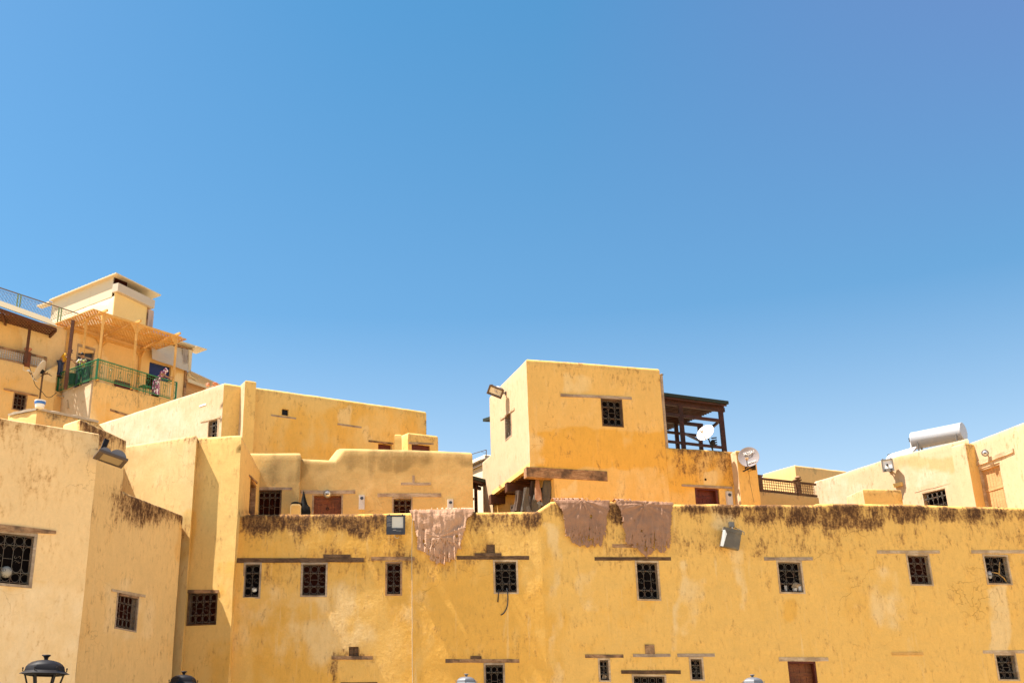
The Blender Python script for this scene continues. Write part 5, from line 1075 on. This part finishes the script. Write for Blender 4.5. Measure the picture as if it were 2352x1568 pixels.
for cx_, rr in ((.12, .21), (-.2, .15)):
    mb = MB(); n_ = 20; Un = -Nv; ring = [Pk(cx_, -.12, 0)+Rv*cos(pi*i/n_)*rr+Un*sin(pi*i/n_)*rr*.95 for i in range(n_+1)]; mb.prism([p-Dv*.1 for p in ring], Dv*.16); obj('back_dish', mb, M['dgrey'], f5, smooth=40)
mb = MB(); wk = K+V((-.02, .35, -.45)); mb.bar(Pk(-.3, 0, -.05), wk, .06, .06); mb.bar(wk, wk+V((.1, .05, .4)), .12, .12); obj('bracket', mb, M['black'], f5)
# round bulkhead lamps
def round_lamp(c, r, N, label, mat='whitemetal'):
    N = V(N).normalized(); Mt = N.to_track_quat('Z', 'Y').to_matrix(); th = thing('bulkhead_lamp', c, label, 'lamp')
    mb = MB(); mb.lathe([(r*.8, -.12), (r, -.03), (r*1.05, 0), (r*.86, .01), (r*.84, -.01)], c, 20, Mt); obj('housing', mb, M['lampgrey'], th, smooth=40)
    mb = MB(); mb.lathe([(r*.84, -.01), (r*.6, .02), (r*.3, .035), (0, .04)], c, 20, Mt); obj('glass', mb, M['reflect'], th, smooth=60)
    mb = MB(); mb.box(V(c)+Mt@V((.0, .0, .05)), (r*.7, .03, r*.35)); mb.bar(V(c)-N*.1, V(c)-N*.3+V((0, 0, .12)), .04, .04); obj('bracket', mb, M['iron'], th); return th
round_lamp(FC.hit(752, 1133.5, .22), .14, (0, -1, -.35), 'round bulkhead lamp over the plank door of the dun terrace house')
round_lamp(FD.hit(2262.5, 1040, .22), .12, (-.5, -.8, -.25), 'round bulkhead lamp above the light pine door lintel')
# ============================================================ electricity meter boxes
def meter(f, rect, label, d=.0, par=None):
    u0, u1, z0, z1 = f.rect(*rect); z0 = min(z0, z1-.5); c = f.P((u0+u1)/2, z0, d); th = thing('meter_box', c, label, 'meter box', 'electricity meter boxes'); off_ = disp(c)
    mb = MB(); mb.off = off_; w = u1-u0; e = .012
    mb.add([f.P(u0, z0, d), f.P(u1, z0, d), f.P(u1, z1, d), f.P(u0, z1, d), f.P(u0+e, z0+e, d+.10), f.P(u1-e, z0+e, d+.10), f.P(u1-e, z1-e, d+.10), f.P(u0+e, z1-e, d+.10), ], [(0, 1, 5, 4), (1, 2, 6, 5), (2, 3, 7, 6), (3, 0, 4, 7), (4, 5, 6, 7)]); obj('case', mb, M['meter'], th)
    mb = MB(); mb.off = off_; zc = z1-(z1-z0)*.24; mb.prism([f.P((u0+u1)/2+cos(t_)*w*.30*(1 if abs(cos(t_)) < .75 else .95), zc+sin(t_)*w*.26, d+.098) for t_ in [2*pi*k/12 for k in range(12)]], f.n*.008); obj('window', mb, M['lamp'], th)
    return th
meter(FC, (824.7, 1137, 838.5, 1171.5), 'pale meter box on the dun wall between plank door and barred window')
meter(FC, (1028, 1146.4, 1041.5, 1182), 'pale meter box at the right end of the dun terrace wall')
meter(FW, (1667.5, 1128.7, 1681, 1165), 'pale meter box on the golden wing right of the red doorway')
fq = Face(Pl1, Pr1+FCF.u*.5); meter(fq, (1176, 1160, 1187, 1190), 'meter box in shadow on the wall under the overhang', .02)
# ============================================================ satellite dishes
def dish(c, r, N, mat, label, arm_dir, lnb='bone', mast=None, tiltsx=1.0):
    c = V(c); N = V(N).normalized(); Mt = N.to_track_quat('Z', 'Y').to_matrix(); th = thing('satellite_dish', c, label, 'satellite dish')
    pr = [(0, -.16*r)]+[(r*k/8, -.16*r+.16*r*(k/8)**2) for k in range(1, 9)]; pr += [(r*1.01, 0), (r*1.01, -.02)]+[(r*k/8, -.16*r+.16*r*(k/8)**2-.022) for k in range(7, 0, -1)]+[(0, -.16*r-.022)]
    mb = MB(); mb.lathe(pr, c, 36, Mt); obj('reflector_or_glint', mb, M[mat], th, smooth=50)
    A = V(arm_dir).normalized(); foot = c+(A-N*A.dot(N)).normalized()*r*.93; tip = foot-(A-N*A.dot(N)).normalized()*r*.45+N*r*.85
    mb = MB(); mb.bar(foot-N*.05, tip, .03, .04); ar = obj('arm', mb, M['black'] if mat != 'whitemetal' else M['meter'], th)
    mb = MB(); mb.tube([tip+N*.02, tip-N*.1], .045, 10); mb.tube([tip+V((.07, 0, .02)), tip+V((-.05, 0, -.0))], .03, 8); obj('receiver', mb, M[lnb], ar, smooth=40)
    bk_ = c-N*(.16*r+.02); mb = MB(); mb.bar(bk_, bk_-N*.14, .14, .2)
    if mast is not None: m_ = V(mast); e_ = bk_-N*.12; mb.tube([e_+V((0, 0, .1)), V((e_.x, e_.y, e_.z-.1)), m_], .028, 6)
    obj('mount', mb, M['black'], th); return th, Mt
dc = atY(1719.5, 1048.5, 41.0); Nd = V((-.38, -.86, .10)).normalized(); fb = FW.hit(1712, 1076, .42)
d1, Md = dish(dc, .385, Nd, 'greydish', 'dark grey satellite dish with white lettering fixed to the wing corner', (-.25, 0, -1), 'wpale', fb)
def text(s, size, c, R_, U_, mat, par, ext=.004, bold=.0, shear=.3):
    cu = bpy.data.curves.new('txt', 'FONT'); cu.body = s; cu.size = size; cu.extrude = ext; cu.align_x = 'CENTER'; cu.align_y = 'CENTER'; cu.offset = bold; cu.shear = shear
    o = bpy.data.objects.new('txt', cu); COL.objects.link(o); dg = bpy.context.evaluated_depsgraph_get(); me = o.evaluated_get(dg).to_mesh(); mb = MB(); N_ = R_.cross(U_)
    mb.add([c+R_*v_.co.x+U_*v_.co.y+N_*v_.co.z for v_ in me.vertices], [tuple(p.vertices) for p in me.polygons]); bpy.data.objects.remove(o); return mb
Rr = V((1, 0, .12)); Rr = (Rr-Nd*Rr.dot(Nd)).normalized(); Uu = Nd.cross(Rr)
if Uu.z < 0: Uu = -Uu
sfc = dc-Nd*.03
mb = text('SKYSAT', .125, sfc+Rr*.05+Uu*.16, Rr, Uu, 'bone', d1, .012, .001, .15)
m2 = text('EUROSTAR HD', .028, sfc+Rr*.05+Uu*.085, Rr, Uu, 'bone', d1) if 0 else None
mb.tube([sfc+Rr*(.03+cos(t_)*.13)+Uu*(.17+sin(t_)*.075)+Nd*.01 for t_ in [-2.7+k*.22 for k in range(18)]], .005, 4)
for j in range(9): mb.box(sfc+Rr*(-.05+.022*j)+Uu*.075+Nd*.005, (.014, .01, .010))
m3 = text('SAT-HD', .085, sfc+Rr*.06-Uu*.23, Rr, Uu, 'bone', d1, .03, .002, .1); mb.add(m3.v, m3.f)
obj('lettering', mb, M['whitemetal'], d1)
mb = MB(); b0 = dc+V((-.04, .08, -.42)); mb.bar(b0+V((-.2, .0, -.12)), b0+V((.25, .1, .10)), .05, .05); mb.bar(b0+V((.2, 0, .1)), b0+V((.3, .3, .08)), .16, .16); mb.tube([b0+V((-.02, -.05, .1)), b0+V((-.06, -.05, -.05)), b0+V((0, -.05, -.14)), b0+V((.08, -.05, -.1)), b0+V((.09, -.05, .05))], .01, 5); mb.tube([b0+V((.0, -.02, -.1)), b0+V((.03, .05, -.6)), b0+V((.1, .05, -1.3))], .006, 4); obj('bracket', mb, M['black'], d1)
wd = atY(1620, 992.5, 41.6); d2_, _ = dish(wd, .355, (-.62, -.62, .42), 'whitemetal', 'white satellite dish on the wing roof in front of the pavilion', (-.1, -.3, -1), 'meter', (wd.x+.32, wd.y+.3, zw))
mb = MB(); q = wd+V((.34, .25, -.28))
for k in range(4): mb.bar(q+V((-.06, 0, -.1*k+.12)), q+V((.14, 0, -.09*k+.14)), .05, .04)
mb.blob(q+V((-.02, 0, -.05)), (.1, .08, .14), 8, 6, None, .5); mb.tube([q, q+V((-.05, 0, -.35)), q+V((.02, 0, -.5))], .012, 4); obj('mast_clamp', mb, M['black'], d2_)
ld = atY(90.5, 850.5, 52.8); Nl = V((-.90, -.10, .42)).normalized(); d3_, _ = dish(ld, .55, Nl, 'sheetd', 'rusty satellite dish seen edge-on, on a pole left of the green balcony', (-.2, -.2, -1), 'bone', None)
mb = MB(); pt_ = atY(98, 862, 52.8); pb2 = atY(90.5, 922, 52.8); mb.tube([ld-Nl*.15, pt_+V((.1, 0, .1)), pt_, pb2], .045, 6)
for k in range(4): mb.bar(ld-Nl*.16+V((-.05+.1*k, 0, -.25+.06*k)), ld-Nl*.2+V((.15+.1*k, 0, .1-.1*k)), .03, .03)
obj('pole', mb, M['wdark'], d3_)
def cable(label, pts, r=.014, mat='cable', name='cable', par=None):
    mb = MB(); P_ = [V(p) for p in pts]; sm_ = []
    for i in range(len(P_)-1):
        p0, p1, p2, p3 = P_[max(0, i-1)], P_[i], P_[i+1], P_[min(len(P_)-1, i+2)]
        for k in range(6):
            t_ = k/6; sm_.append(.5*((2*p1)+(p2-p0)*t_+(2*p0-5*p1+4*p2-p3)*t_*t_+(3*p1-p0-3*p2+p3)*t_**3))
    sm_.append(P_[-1]); mb.tube(sm_, r, 5); o = obj(name, mb, M[mat], par, smooth=60, loc=None if par else P_[0])
    if not par: tag(o, label, 'cable')
    return o
cable('black cable drooping from the pole of the edge-on dish to the balcony', [atY(x, y, 52.7) for x, y in ((68, 842), (76, 868), (82, 885), (97, 900), (107, 911), (118, 911), (131, 900))], .016)
cable('pale cable looping from the edge-on dish receiver', [atY(x, y, 52.3) for x, y in ((54, 841), (55, 850), (66, 852), (78, 857), (72, 862), (79, 873), (88, 876))], .014, 'wcable')
cable('short black hose end poking from the window left of the hides', [FM.hit(x, y, d) for x, y, d in ((1145.5, 1352, .0), (1145, 1362, .06), (1144.5, 1372, .04), (1143.5, 1382, .03))], .018)
cable('long black hose curving down below the barred window left of the hides', [FM.hit(x, y, d) for x, y, d in ((1164, 1350, .0), (1166, 1362, .07), (1166.5, 1378, .06), (1164, 1395, .05), (1157, 1407, .03), (1150.5, 1411.5, .03))], .018)
# ============================================================ solar water heater
t0_ = atY(2098, 1012.5, 44.2); t1_ = atZ(2213.5, 990, t0_.z); ax = (t1_-t0_).normalized(); Mx = ax.to_track_quat('Z', 'Y').to_matrix(); Lt = (t1_-t0_).length; rt = .355
wh_ = thing('solar_water_heater', t0_-V((0, 0, .4)), 'white solar water heater tank on the pale house roof', 'water heater')
mb = MB(); mb.lathe([(0, -.02), (rt*.6, -.015), (rt, 0), (rt*1.02, .01), (rt*1.02, .05), (rt, .06), (rt, Lt-.06), (rt*1.02, Lt-.05), (rt*1.02, Lt-.01), (rt, Lt), (0, Lt+.02)], t0_, 32, Mx); obj('tank', mb, M['tankwhite'], wh_, smooth=40)
mb = MB(); side = V((-ax.y, ax.x, 0)).normalized(); side = -side if side.y > 0 else side
for k in (.14, .9): q = t0_+ax*Lt*k; mb.bar(q+V((0, 0, -rt)), q+V((0, 0, -rt-.5)), .05, .05, V((1, 0, 0))); mb.bar(q+side*rt*.85+V((0, 0, -rt*.4)), q+side*rt*.9+V((0, 0, -.9)), .05, .04)
obj('stand', mb, M['lampgrey'], wh_)
mb = MB(); q = t0_-ax*.03+V((0, 0, .1)); mb.tube([q, q-ax*.1, q-ax*.12+V((0, 0, -.1))], .035, 6); mb.blob(q-ax*.1+V((0, 0, .02)), .055, 8, 6); obj('valve', mb, M['black'], wh_)
cable('', [q-ax*.1, q-ax*.08+V((0, 0, -.3)), q-ax*.2+V((0, 0, -.55)), q-ax*.3+V((0, 0, -.8))], .032, 'bone', 'hose', wh_); cable('', [t0_-ax*.02, t0_+V((0, 0, -.35))-ax*.0, t0_+V((0, 0, -.8))+ax*.12], .025, 'bone', 'hose', wh_)
s0_ = FRr.hit(2030, 1053, -.3); fz = s0_.z; mb = MB(); u0 = FRr.uz(2033, 1045, -.5)[0]; u1 = FRr.uz(2096, 1030, -.5)[0]; zc = FRr.uz(2036, 1040, -.5)[1]
mb.hexa([FRr.P(u0, zc-.5, -.2), FRr.P(u1, zc-.5, -.2), FRr.P(u1, zc-.56, -.2), FRr.P(u0, zc-.56, -.2), FRr.P(u0, zc, -.75), FRr.P(u1, zc, -.75), FRr.P(u1, zc-.06, -.78), FRr.P(u0, zc-.06, -.78)]); pn = obj('collector_panel', mb, M['meter'], wh_)
mb = MB(); mb.tube([FRr.P(u0-.08, zc-.02, -.76), FRr.P(u0+.1, zc-.02, -.76)], .035, 6); obj('pipe_joint', mb, M['black'], pn)
# ============================================================ odds and ends
bk = atY(90.5, 938.5, 32.9); bu = thing('bucket', bk, 'white plastic bucket with blue print on the low parapet', 'bucket')
mb = MB(); mb.lathe([(.13, 0), (.165, .20), (.168, .21), (.168, .23), (.15, .23), (.12, .02), (0, .02)], bk+V((0, 0, .03)), 20); obj('body', mb, M['bone'], bu, smooth=40)
mb = MB(); mb.lathe([(.1545, .105), (.169, .185), (.167, .185), (.1525, .105), (.1545, .105)], bk+V((0, 0, .03)), 20); obj('printed_band', mb, M['blue'], bu, smooth=60)
bx = thing('appliance', FC.P(.2, 8.5, .5), 'small beige box with rounded corners beside the plank door', 'appliance'); q = atY(678.5, 1176, 38.7)
mb = MB(); w_, h_ = .19, .30; prf = [(-w_, -.4), (w_, -.4), (w_, h_-.08), (w_-.03, h_-.02), (w_-.09, h_), (-w_+.09, h_), (-w_+.03, h_-.02), (-w_, h_-.08)]; mb.prism([q+V((a, 0, b-.0)) for a, b in prf], (0, .35, 0)); obj('case', mb, M['shutter'], bx, smooth=30)
mb = MB(); mb.prism([q+V((a*.82, -.004, b*.82)) for a, b in prf], (0, .02, 0)); obj('front_panel', mb, M['mid'], bx)
mb = MB(); bc = q+V((.02, .15, h_+.03)); mb.blob(bc, (.22, .15, .06), 12, 6, None, .6); tag(obj('bag', mb, M['blackcloth'], loc=bc, smooth=60), 'black plastic bag lying flat on the beige box', 'bag')
q = atY(697.5, 1128, 38.9); mb = MB(); vs = []; fs = []; prof = [(.02, 0), (.06, -.25), (.10, -.45), (.2, -.58), (.22, -.75), (.22, -1.1)]
for i, (r_, z_) in enumerate(prof):
    for k in range(14): a = 2*pi*k/14; rr = r_*(1+.2*sin(a*4+i)); vs.append(q+V((cos(a)*rr+.03*i*.4, sin(a)*rr*.7, z_)))
for i in range(5):
    for k in range(14): fs.append((i*14+k, i*14+(k+1) % 14, (i+1)*14+(k+1) % 14, (i+1)*14+k))
fs.append(tuple(range(14))); mb.add(vs, fs); tag(obj('bag', mb, M['blackcloth'], loc=q, smooth=50), 'tall black sack hanging in the corner left of the plank door', 'bag')
bq = FK.hit(14, 1313, -.12); bl_ = thing('ball', bq, 'white ball with dark patches behind the large window grille', 'ball'); mb = MB(); mb.blob(bq, .135, 20, 14); obj('skin', mb, plain('scuffed_ball', (.33, .29, .24), .6), bl_, smooth=80); mb = MB()
for a, b in ((0, .2), (1.1, .5), (-1.1, .1), (.2, -1.0), (2.2, 0), (0.6, 1.4)):
    d_ = V((sin(a)*cos(b), -cos(a)*cos(b), sin(b))); x_ = d_.cross(V((0, 0, 1))).normalized(); y_ = x_.cross(d_); mb.add([bq+(d_+(x_*cos(t_)+y_*sin(t_))*.3).normalized()*.137 for t_ in [2*pi*k/5 for k in range(5)]], [(0, 1, 2, 3, 4)])
obj('patches', mb, M['lamp'], bl_)
def jar(px, py, w, h, mat, label, name='cup', f=FM, d=-.12):
    c = f.hit(px, py, d); mb = MB(); mb.lathe([(w*.8, 0), (w, h*.9), (w*1.05, h), (w*.9, h), (w*.7, .02), (0, .02)], c, 14); o = obj(name, mb, M[mat], loc=c, smooth=40); tag(o, label, name.replace('_', ' ')); return o
cu = jar(1805.5, 1358, .045, .19, 'meter', 'white paper cup with red swirl standing left in the cluttered window'); jar(1826, 1358, .08, .10, 'meter', 'grey bowl in the middle of the cluttered window sill', 'bowl'); jar(1838, 1358, .07, 0.16, 'meter', 'white pot at the right of the cluttered window sill', 'pot')
mb = MB(); c_ = FM.hit(1831, 1347, -.14); mb.blob(c_, (.17, .05, .1), 12, 7, None, .7); tag(obj('packet', mb, M['wpale'], loc=c_, smooth=50), 'crumpled brown packet behind the pots in the cluttered window', 'packet')
mb = MB(); c_ = FM.hit(583.5, 1353, -.08); mb.blob(c_, (.07, .035, .055), 6, 4, None, .9); tag(obj('paper_scrap', mb, M['bone'], loc=c_), 'crumpled white paper stuck in the leftmost tall window of the long wall', 'paper')
mb = MB(); mb.tube([FM.hit(2296, 1290, -.10), FM.hit(2294.5, 1317, -.10)], .022, 5); mb.tube([FM.hit(2278, 1313, -.09), FM.hit(2292, 1316, -.09), FM.hit(2306, 1327, -.09), FM.hit(2315, 1340, -.10)], .02, 5); tag(obj('bent_stick', mb, M['worange'], loc=FM.hit(2295, 1315, -.1)), 'bent wooden stick propped behind the rightmost upper window grille', 'stick')
mb = MB(); c_ = FM.hit(2273, 1321, -.12); mb.blob(c_, (.09, .05, .12), 7, 5, None, .8); tag(obj('bottle_bundle', mb, M['meter'], loc=c_, smooth=50), 'crumpled bluish plastic behind the rightmost upper window grille', 'plastic')
mb = MB(); mb.prism([FM.hit(x, y, -.1) for x, y in ((1385, 1548), (1394, 1551), (1392, 1558), (1382, 1560))], (0, .04, 0)); tag(obj('wood_offcut', mb, M['wpale'], loc=FM.hit(1388, 1555, -.1)), 'pale wood offcut inside the small lower window below the wide hide', 'wood')
# ============================================================ street lanterns
def lantern(c, s, label, ht, mat='black', rot=.35):
    """c: centre of the roof rim; six-sided lantern on an iron column"""
    c = V(c); th = thing('street_lamp', (c.x, c.y, 0), label, 'street lamp', 'street lanterns along the square'); mt = M[mat]
    def hexr(r, z, n=6): return [c+V((cos(rot+2*pi*k/n)*r*s, sin(rot+2*pi*k/n)*r*s, z*s)) for k in range(n)]
    def loft(rings, capa=True, capb=True):
        mb = MB(); vs = [p for r_ in rings for p in r_]; n = len(rings[0]); fs = []
        for i in range(len(rings)-1):
            for k in range(n): fs.append((i*n+k, i*n+(k+1) % n, (i+1)*n+(k+1) % n, (i+1)*n+k))
        if capa: fs.append(tuple(range(n)))
        if capb: fs.append(tuple((len(rings)-1)*n+k for k in range(n)))
        mb.add(vs, fs); return mb
    mb = loft([hexr(.46, -.03), hexr(.50, -.03), hexr(.40, .03), hexr(.395, .05), hexr(.38, .11), hexr(.34, .16), hexr(.27, .205), hexr(.17, .235), hexr(.06, .25)], False, True)
    for k in range(6): q = c+V((cos(rot+pi/3*k)*.43*s, sin(rot+pi/3*k)*.43*s, .02*s)); mb.tube([q, q+V((0, 0, .06*s))], .012*s, 5); mb.blob(q+V((0, 0, .06*s)), .02*s, 6, 4)
    ro = obj('roof', mb, mt, th, smooth=38)
    mb = MB(); mb.lathe([(.035*s, .24*s), (.04*s, .27*s), (.05*s, .30*s), (.075*s, .325*s), (.095*s, .335*s), (.08*s, .35*s), (0, .355*s)], c, 16); obj('finial', mb, mt, ro, smooth=50)
    mb = MB(); tp, bt = hexr(.38, -.03), hexr(.20, -.62)
    for k in range(6): mb.bar(tp[k], bt[k], .035*s, .035*s)
    for R_ in (bt, hexr(.385, -.045)):
        for k in range(6): mb.bar(R_[k], R_[(k+1) % 6], .03*s, .03*s)
    mb.lathe([(0, -.70*s), (.06*s, -.69*s), (.21*s, -.63*s), (.21*s, -.6*s), (0, -.6*s)], c, 16); obj('frame', mb, mt, th)
    mb = MB(); mb.lathe([(.03*s, -.62*s), (.035*s, -.5*s), (.07*s, -.44*s), (.075*s, -.34*s), (.04*s, -.27*s), (0, -.26*s)], c, 12); obj('bulb', mb, M['bone'], th, smooth=50)
    b = V((c.x, c.y, 0)); H_ = c.z-.69*s; mb = MB(); mb.lathe([(.2, 0), (.2, .12), (.14, .2), (.12, .7), (.15, .75), (.09, .85), (.06, 1.4), (.045, H_-.25), (.08, H_-.22), (.05, H_-.15), (.045, H_)], b, 14); obj('column', mb, mt, th, smooth=40)
    return th
M['lantgrey'] = plain('sunlit_grey_lantern_paint', (.13, .13, .145), .5, .1, .15, spec=.5)
lantern(atY(102.5, 1543.5, 20.5), .86, 'black street lantern with glassless frame, leftmost and largest', 3)
lantern(atY(421, 1568, 28.5), .80, 'black street lantern second from the left, only its roof above the frame edge', 3)
lantern(atY(1071.5, 1568.5, 33.0), .74, 'grey street lantern in front of the window below the seam, middle of the picture', 3, 'lantgrey')
lantern(atY(1730, 1570.5, 33.0), .76, 'grey street lantern left of the plank doorway, farthest right', 3, 'lantgrey')
# ============================================================ people on the terrace
def person(base, face, label, lean=.2, shirt=None, trousers=None, hat=None, skin=None, robe=False, arm=.5, s=1.0, scarf=None, hair='black'):
    base = V(base); fd = V((face[0], face[1], 0)).normalized(); rd = V((fd.y, -fd.x, 0)); up = V((0, 0, 1))
    P = lambda f_, r_, z_: base+(fd*f_+rd*r_+up*z_)*s
    def L(h, f0=0): return P(f0+sin(lean)*h, 0, .95+cos(lean)*h)   # along the leaning spine
    ch = L(.42); nk = L(.56); hd = L(.70, .03); th = thing('person', base, label, 'person')
    vs = [P(0, 0, .95), L(.2), ch, nk, hd, L(.80, .035)]; rr = [.13, .13, .15, .055, .09, .075]; ed = [(0, 1), (1, 2), (2, 3), (3, 4), (4, 5)]
    def chain(st, pts, rs):
        k = st
        for p, r_ in zip(pts, rs): vs.append(p); rr.append(r_); ed.append((k, len(vs)-1)); k = len(vs)-1
        return k
    # nose and chin, so that the head has a front
    hands = []
    for sd in (-1, 1):
        chain(0, [P(0, .10*sd, .88), P(.03, .11*sd, .50), P(-.02, .11*sd, .09), P(.12, .13*sd, .04)], [.095, .062, .045, .038])
        sh = L(.46)+rd*.19*sd*s; el = sh+(fd*(.12+arm*.15)-up*(.24-arm*.05)+rd*.05*sd)*s; ha = el+(fd*.22+up*(-.06+arm*.1)-rd*.04*sd)*s
        k = chain(2, [sh, el, ha], [.062, .045, .028]); pm = ha+(fd*.07)*s; k = chain(k, [pm], [.030]); hands.append((k, pm, sd))
    for k, pm, sd in hands:
        for j, ln in enumerate((.075, .085, .08, .06)): c0_ = pm+rd*(j-1.5)*.02*s; chain(k, [c0_+fd*.02*s, c0_+fd*(.02+ln*.6)*s-up*.01*s, c0_+fd*(.02+ln*.8)*s-up*.04*s], [.0095, .009, .008])
        chain(k, [pm-rd*sd*.035*s-fd*.02*s, pm-rd*sd*.05*s+fd*.03*s], [.011, .009])
    def skinned(nm, V_, E_, R_, mat, par):
        mb = bpy.data.meshes.new(nm); o_ = wloc(par); mb.from_pydata([tuple(V(p)-o_) for p in V_], E_, []); mb.materials.append(mat); ob = bpy.data.objects.new(nm, mb); COL.objects.link(ob); ob.parent = par
        ob.modifiers.new('Skin', 'SKIN').use_smooth_shade = True
        for q_, r_ in zip(mb.skin_vertices[0].data, R_): q_.radius = (r_*s, r_*s)
        mb.skin_vertices[0].data[0].use_root = True; m = ob.modifiers.new('Sub', 'SUBSURF'); m.levels = 1; m.render_levels = 1; return ob
    bd = skinned('body', vs, ed, rr, skin or M['skin'], th)
    # face: nose, eyes, mouth, ears as small relief
    hc = hd+(hd-nk).normalized()*.05*s; mb = MB(); fw_ = (fd*cos(lean)-up*sin(lean)).normalized(); mb.blob(hc+fw_*.098*s-up*.01*s, (.013*s, .02*s, .022*s), 6, 4)
    for sd in (-1, 1): mb.blob(hc+rd*.09*sd*s-up*.01*s, (.012*s, .02*s, .03*s), 6, 4)
    obj('ears_and_nose', mb, skin or M['skin'], th, smooth=60)
    mb = MB()
    for sd in (-1, 1): mb.blob(hc+fw_*.088*s+rd*.032*sd*s+up*.02*s, .011*s, 6, 4)
    mb.box(hc+fw_*.09*s-up*.05*s, (.045*s, .012*s, .008*s)); obj('eyes_and_mouth', mb, M['void'], th)
    if shirt:
        z_ = [P(0, 0, .93), L(.22), ch, L(.50)]; vs2 = list(z_); rr2 = [.16, .158, .178, .10]; e2 = [(0, 1), (1, 2), (2, 3)]
        for sd in (-1, 1):
            sh = L(.46)+rd*.19*sd*s; el = sh+(fd*(.12+arm*.15)-up*(.24-arm*.05)+rd*.05*sd)*s; vs2 += [sh, sh.lerp(el, .75)]; rr2 += [.085, .075]; k = len(vs2); e2 += [(2, k-2), (k-2, k-1)]
        skinned('shirt', vs2, e2, rr2, shirt, th)
    if robe:
        mb = MB(); rows = [(.14, L(.45)), (.2, L(.25)), (.22, P(0, 0, .9)), (.25, P(0, 0, .5)), (.28, P(0, 0, .06))]; vv = []; ff = []
        for i, (r_, c_) in enumerate(rows):
            for k in range(18): a = 2*pi*k/18; vv.append(c_+(rd*cos(a)*r_*1.05+fd*sin(a)*r_*.8)*(1+.08*sin(a*5+i))*s)
        for i in range(4):
            for k in range(18): ff.append((i*18+k, i*18+(k+1) % 18, (i+1)*18+(k+1) % 18, (i+1)*18+k))
        mb.add(vv, ff); obj('robe', mb, robe, th, smooth=60)
    if trousers:
        vs3 = [P(0, 0, .96), P(0, .1, .86), P(.03, .11, .48), P(-.02, .11, .1), P(0, -.1, .86), P(.03, -.11, .48), P(-.02, -.11, .1)]; skinned('trousers', vs3, [(0, 1), (1, 2), (2, 3), (0, 4), (4, 5), (5, 6)], [.15, .115, .085, .075, .115, .085, .075], trousers, th)
    if hat: mb = MB(); mb.lathe([(.108*s, 0), (.105*s, .05*s), (.08*s, .095*s), (0, .115*s)], hc+up*.02*s, 14); mb.prism([hc+up*.025*s+rd*.075*s+fw_*.05*s, hc+up*.025*s-rd*.075*s+fw_*.05*s, hc-up*.0*s-rd*.05*s+fw_*.19*s, hc-up*.0*s+rd*.05*s+fw_*.19*s], up*.012*s); obj('cap', mb, hat, th, smooth=50)
    elif scarf: mb = MB(); mb.blob(hc-fw_*.02*s+up*.01*s, (.125*s, .125*s, .135*s), 14, 9, None, .2); mb.blob(nk-fw_*.03*s, (.16*s, .15*s, .12*s), 14, 8, None, .3); obj('headscarf', mb, scarf, th, smooth=60)
    else: mb = MB(); mb.blob(hc-fw_*.022*s+up*.025*s, (.105*s, .105*s, .10*s), 12, 8); obj('hair', mb, M[hair], th, smooth=60)
    mb = MB()
    for sd in (-1, 1): q = P(.05, .115*sd, .035); Mf = Matrix((rd, fd, up)).transposed(); mb.blob(q, (.052*s, .14*s, .045*s), 10, 6, Mf)
    obj('shoes', mb, M['black'], th, smooth=60); return th
M['skin'] = plain('brown_skin', (.30, .15, .085), .55, 0, .1)
yel = plain('mustard_shirt', (.52, .27, .015), .85, 0, .12); jean = plain('dark_blue_jeans', (.05, .06, .11), .85); capm = plain('navy_cap', (.02, .03, .13), .7)
def patt(name, cols, sc):
    t = NT(name); vo = t.n('ShaderNodeTexVoronoi'); t.L(t.pos(), vo.inputs['Vector']); vo.inputs['Scale'].default_value = sc; s_ = t.n('ShaderNodeSeparateColor'); t.L(vo.outputs['Color'], s_.inputs[0])
    c = t.mix(t.step(s_.outputs[0], .55, .6), cols[0], cols[1]); c = t.mix(t.step(s_.outputs[1], .72, .76), c, cols[2]); return t.fin(c, .85)
strp = patt('patterned_jersey', ((.55, .52, .45), (.10, .09, .08), (.45, .50, .04)), 14); purp = patt('plum_flowered_cloth', ((.26, .07, .13), (.30, .10, .17), (.75, .66, .68)), 13)
pm_ = atZ(136, 900, zg)-gr_*.1; fz_ = gl*.0+V((.85, -.45, 0))
person(v2(atZ(129, 853, zH))+V((0, .55, zH-.15)), (.95, -.25), 'person in mustard shirt and blue cap bending over at the left end of the balcony', .75, yel, jean, capm, arm=.2, s=.95)
person(v2(atZ(181, 882, zg))+V((0, .3, zg)), (-.3, -.9), 'person in patterned jersey standing by the dark door on the balcony', .18, strp, plain('dark_trousers', (.02, .035, .05), .85), None, arm=.5, s=.98)
wbp = v2(r0+gr_*(be-.75)+gl*.36)+V((0, 0, zg)); person(wbp, (gr_-gl*.55)[:2], 'person in plum flowered robe and headscarf leaning on the green railing', .62, None, None, None, robe=purp, scarf=purp, arm=.9, s=.96)
# chair and chest on the balcony
mb = MB(); q = r0+gl*.5+gr_*(be-1.35)+V((0, 0, zg)); 
for a, b in ((-.2, -.2), (.2, -.2), (-.2, .2), (.2, .2)): mb.tube([q+gr_*a+gl*b, q+gr_*a+gl*b+V((0, 0, .42))], .02, 5)
ch_ = thing('stool', q, 'small dark green stool behind the balcony railing', 'stool'); obj('legs', mb, M['green'], ch_); mb = MB(); mb.bar(q+gr_*-.24+V((0, 0, .44)), q+gr_*.24+V((0, 0, .44)), .46, .05); obj('seat', mb, M['green'], ch_)
mb = MB(); q = v2(atZ(164, 884, zg))-V((.45, 0, 0)); mb.lathe([(.16, 0), (.19, .55), (.2, .56), (.2, .6), (.17, .6), (.15, .1), (0, .1)], q+V((.45, 0, zg)), 16); tag(obj('bin', mb, plain('dark_green_bin', (.008, .05, .025), .6), loc=q+V((.45, 0, zg)), smooth=40), 'dark green bin between the two people on the balcony', 'bin')
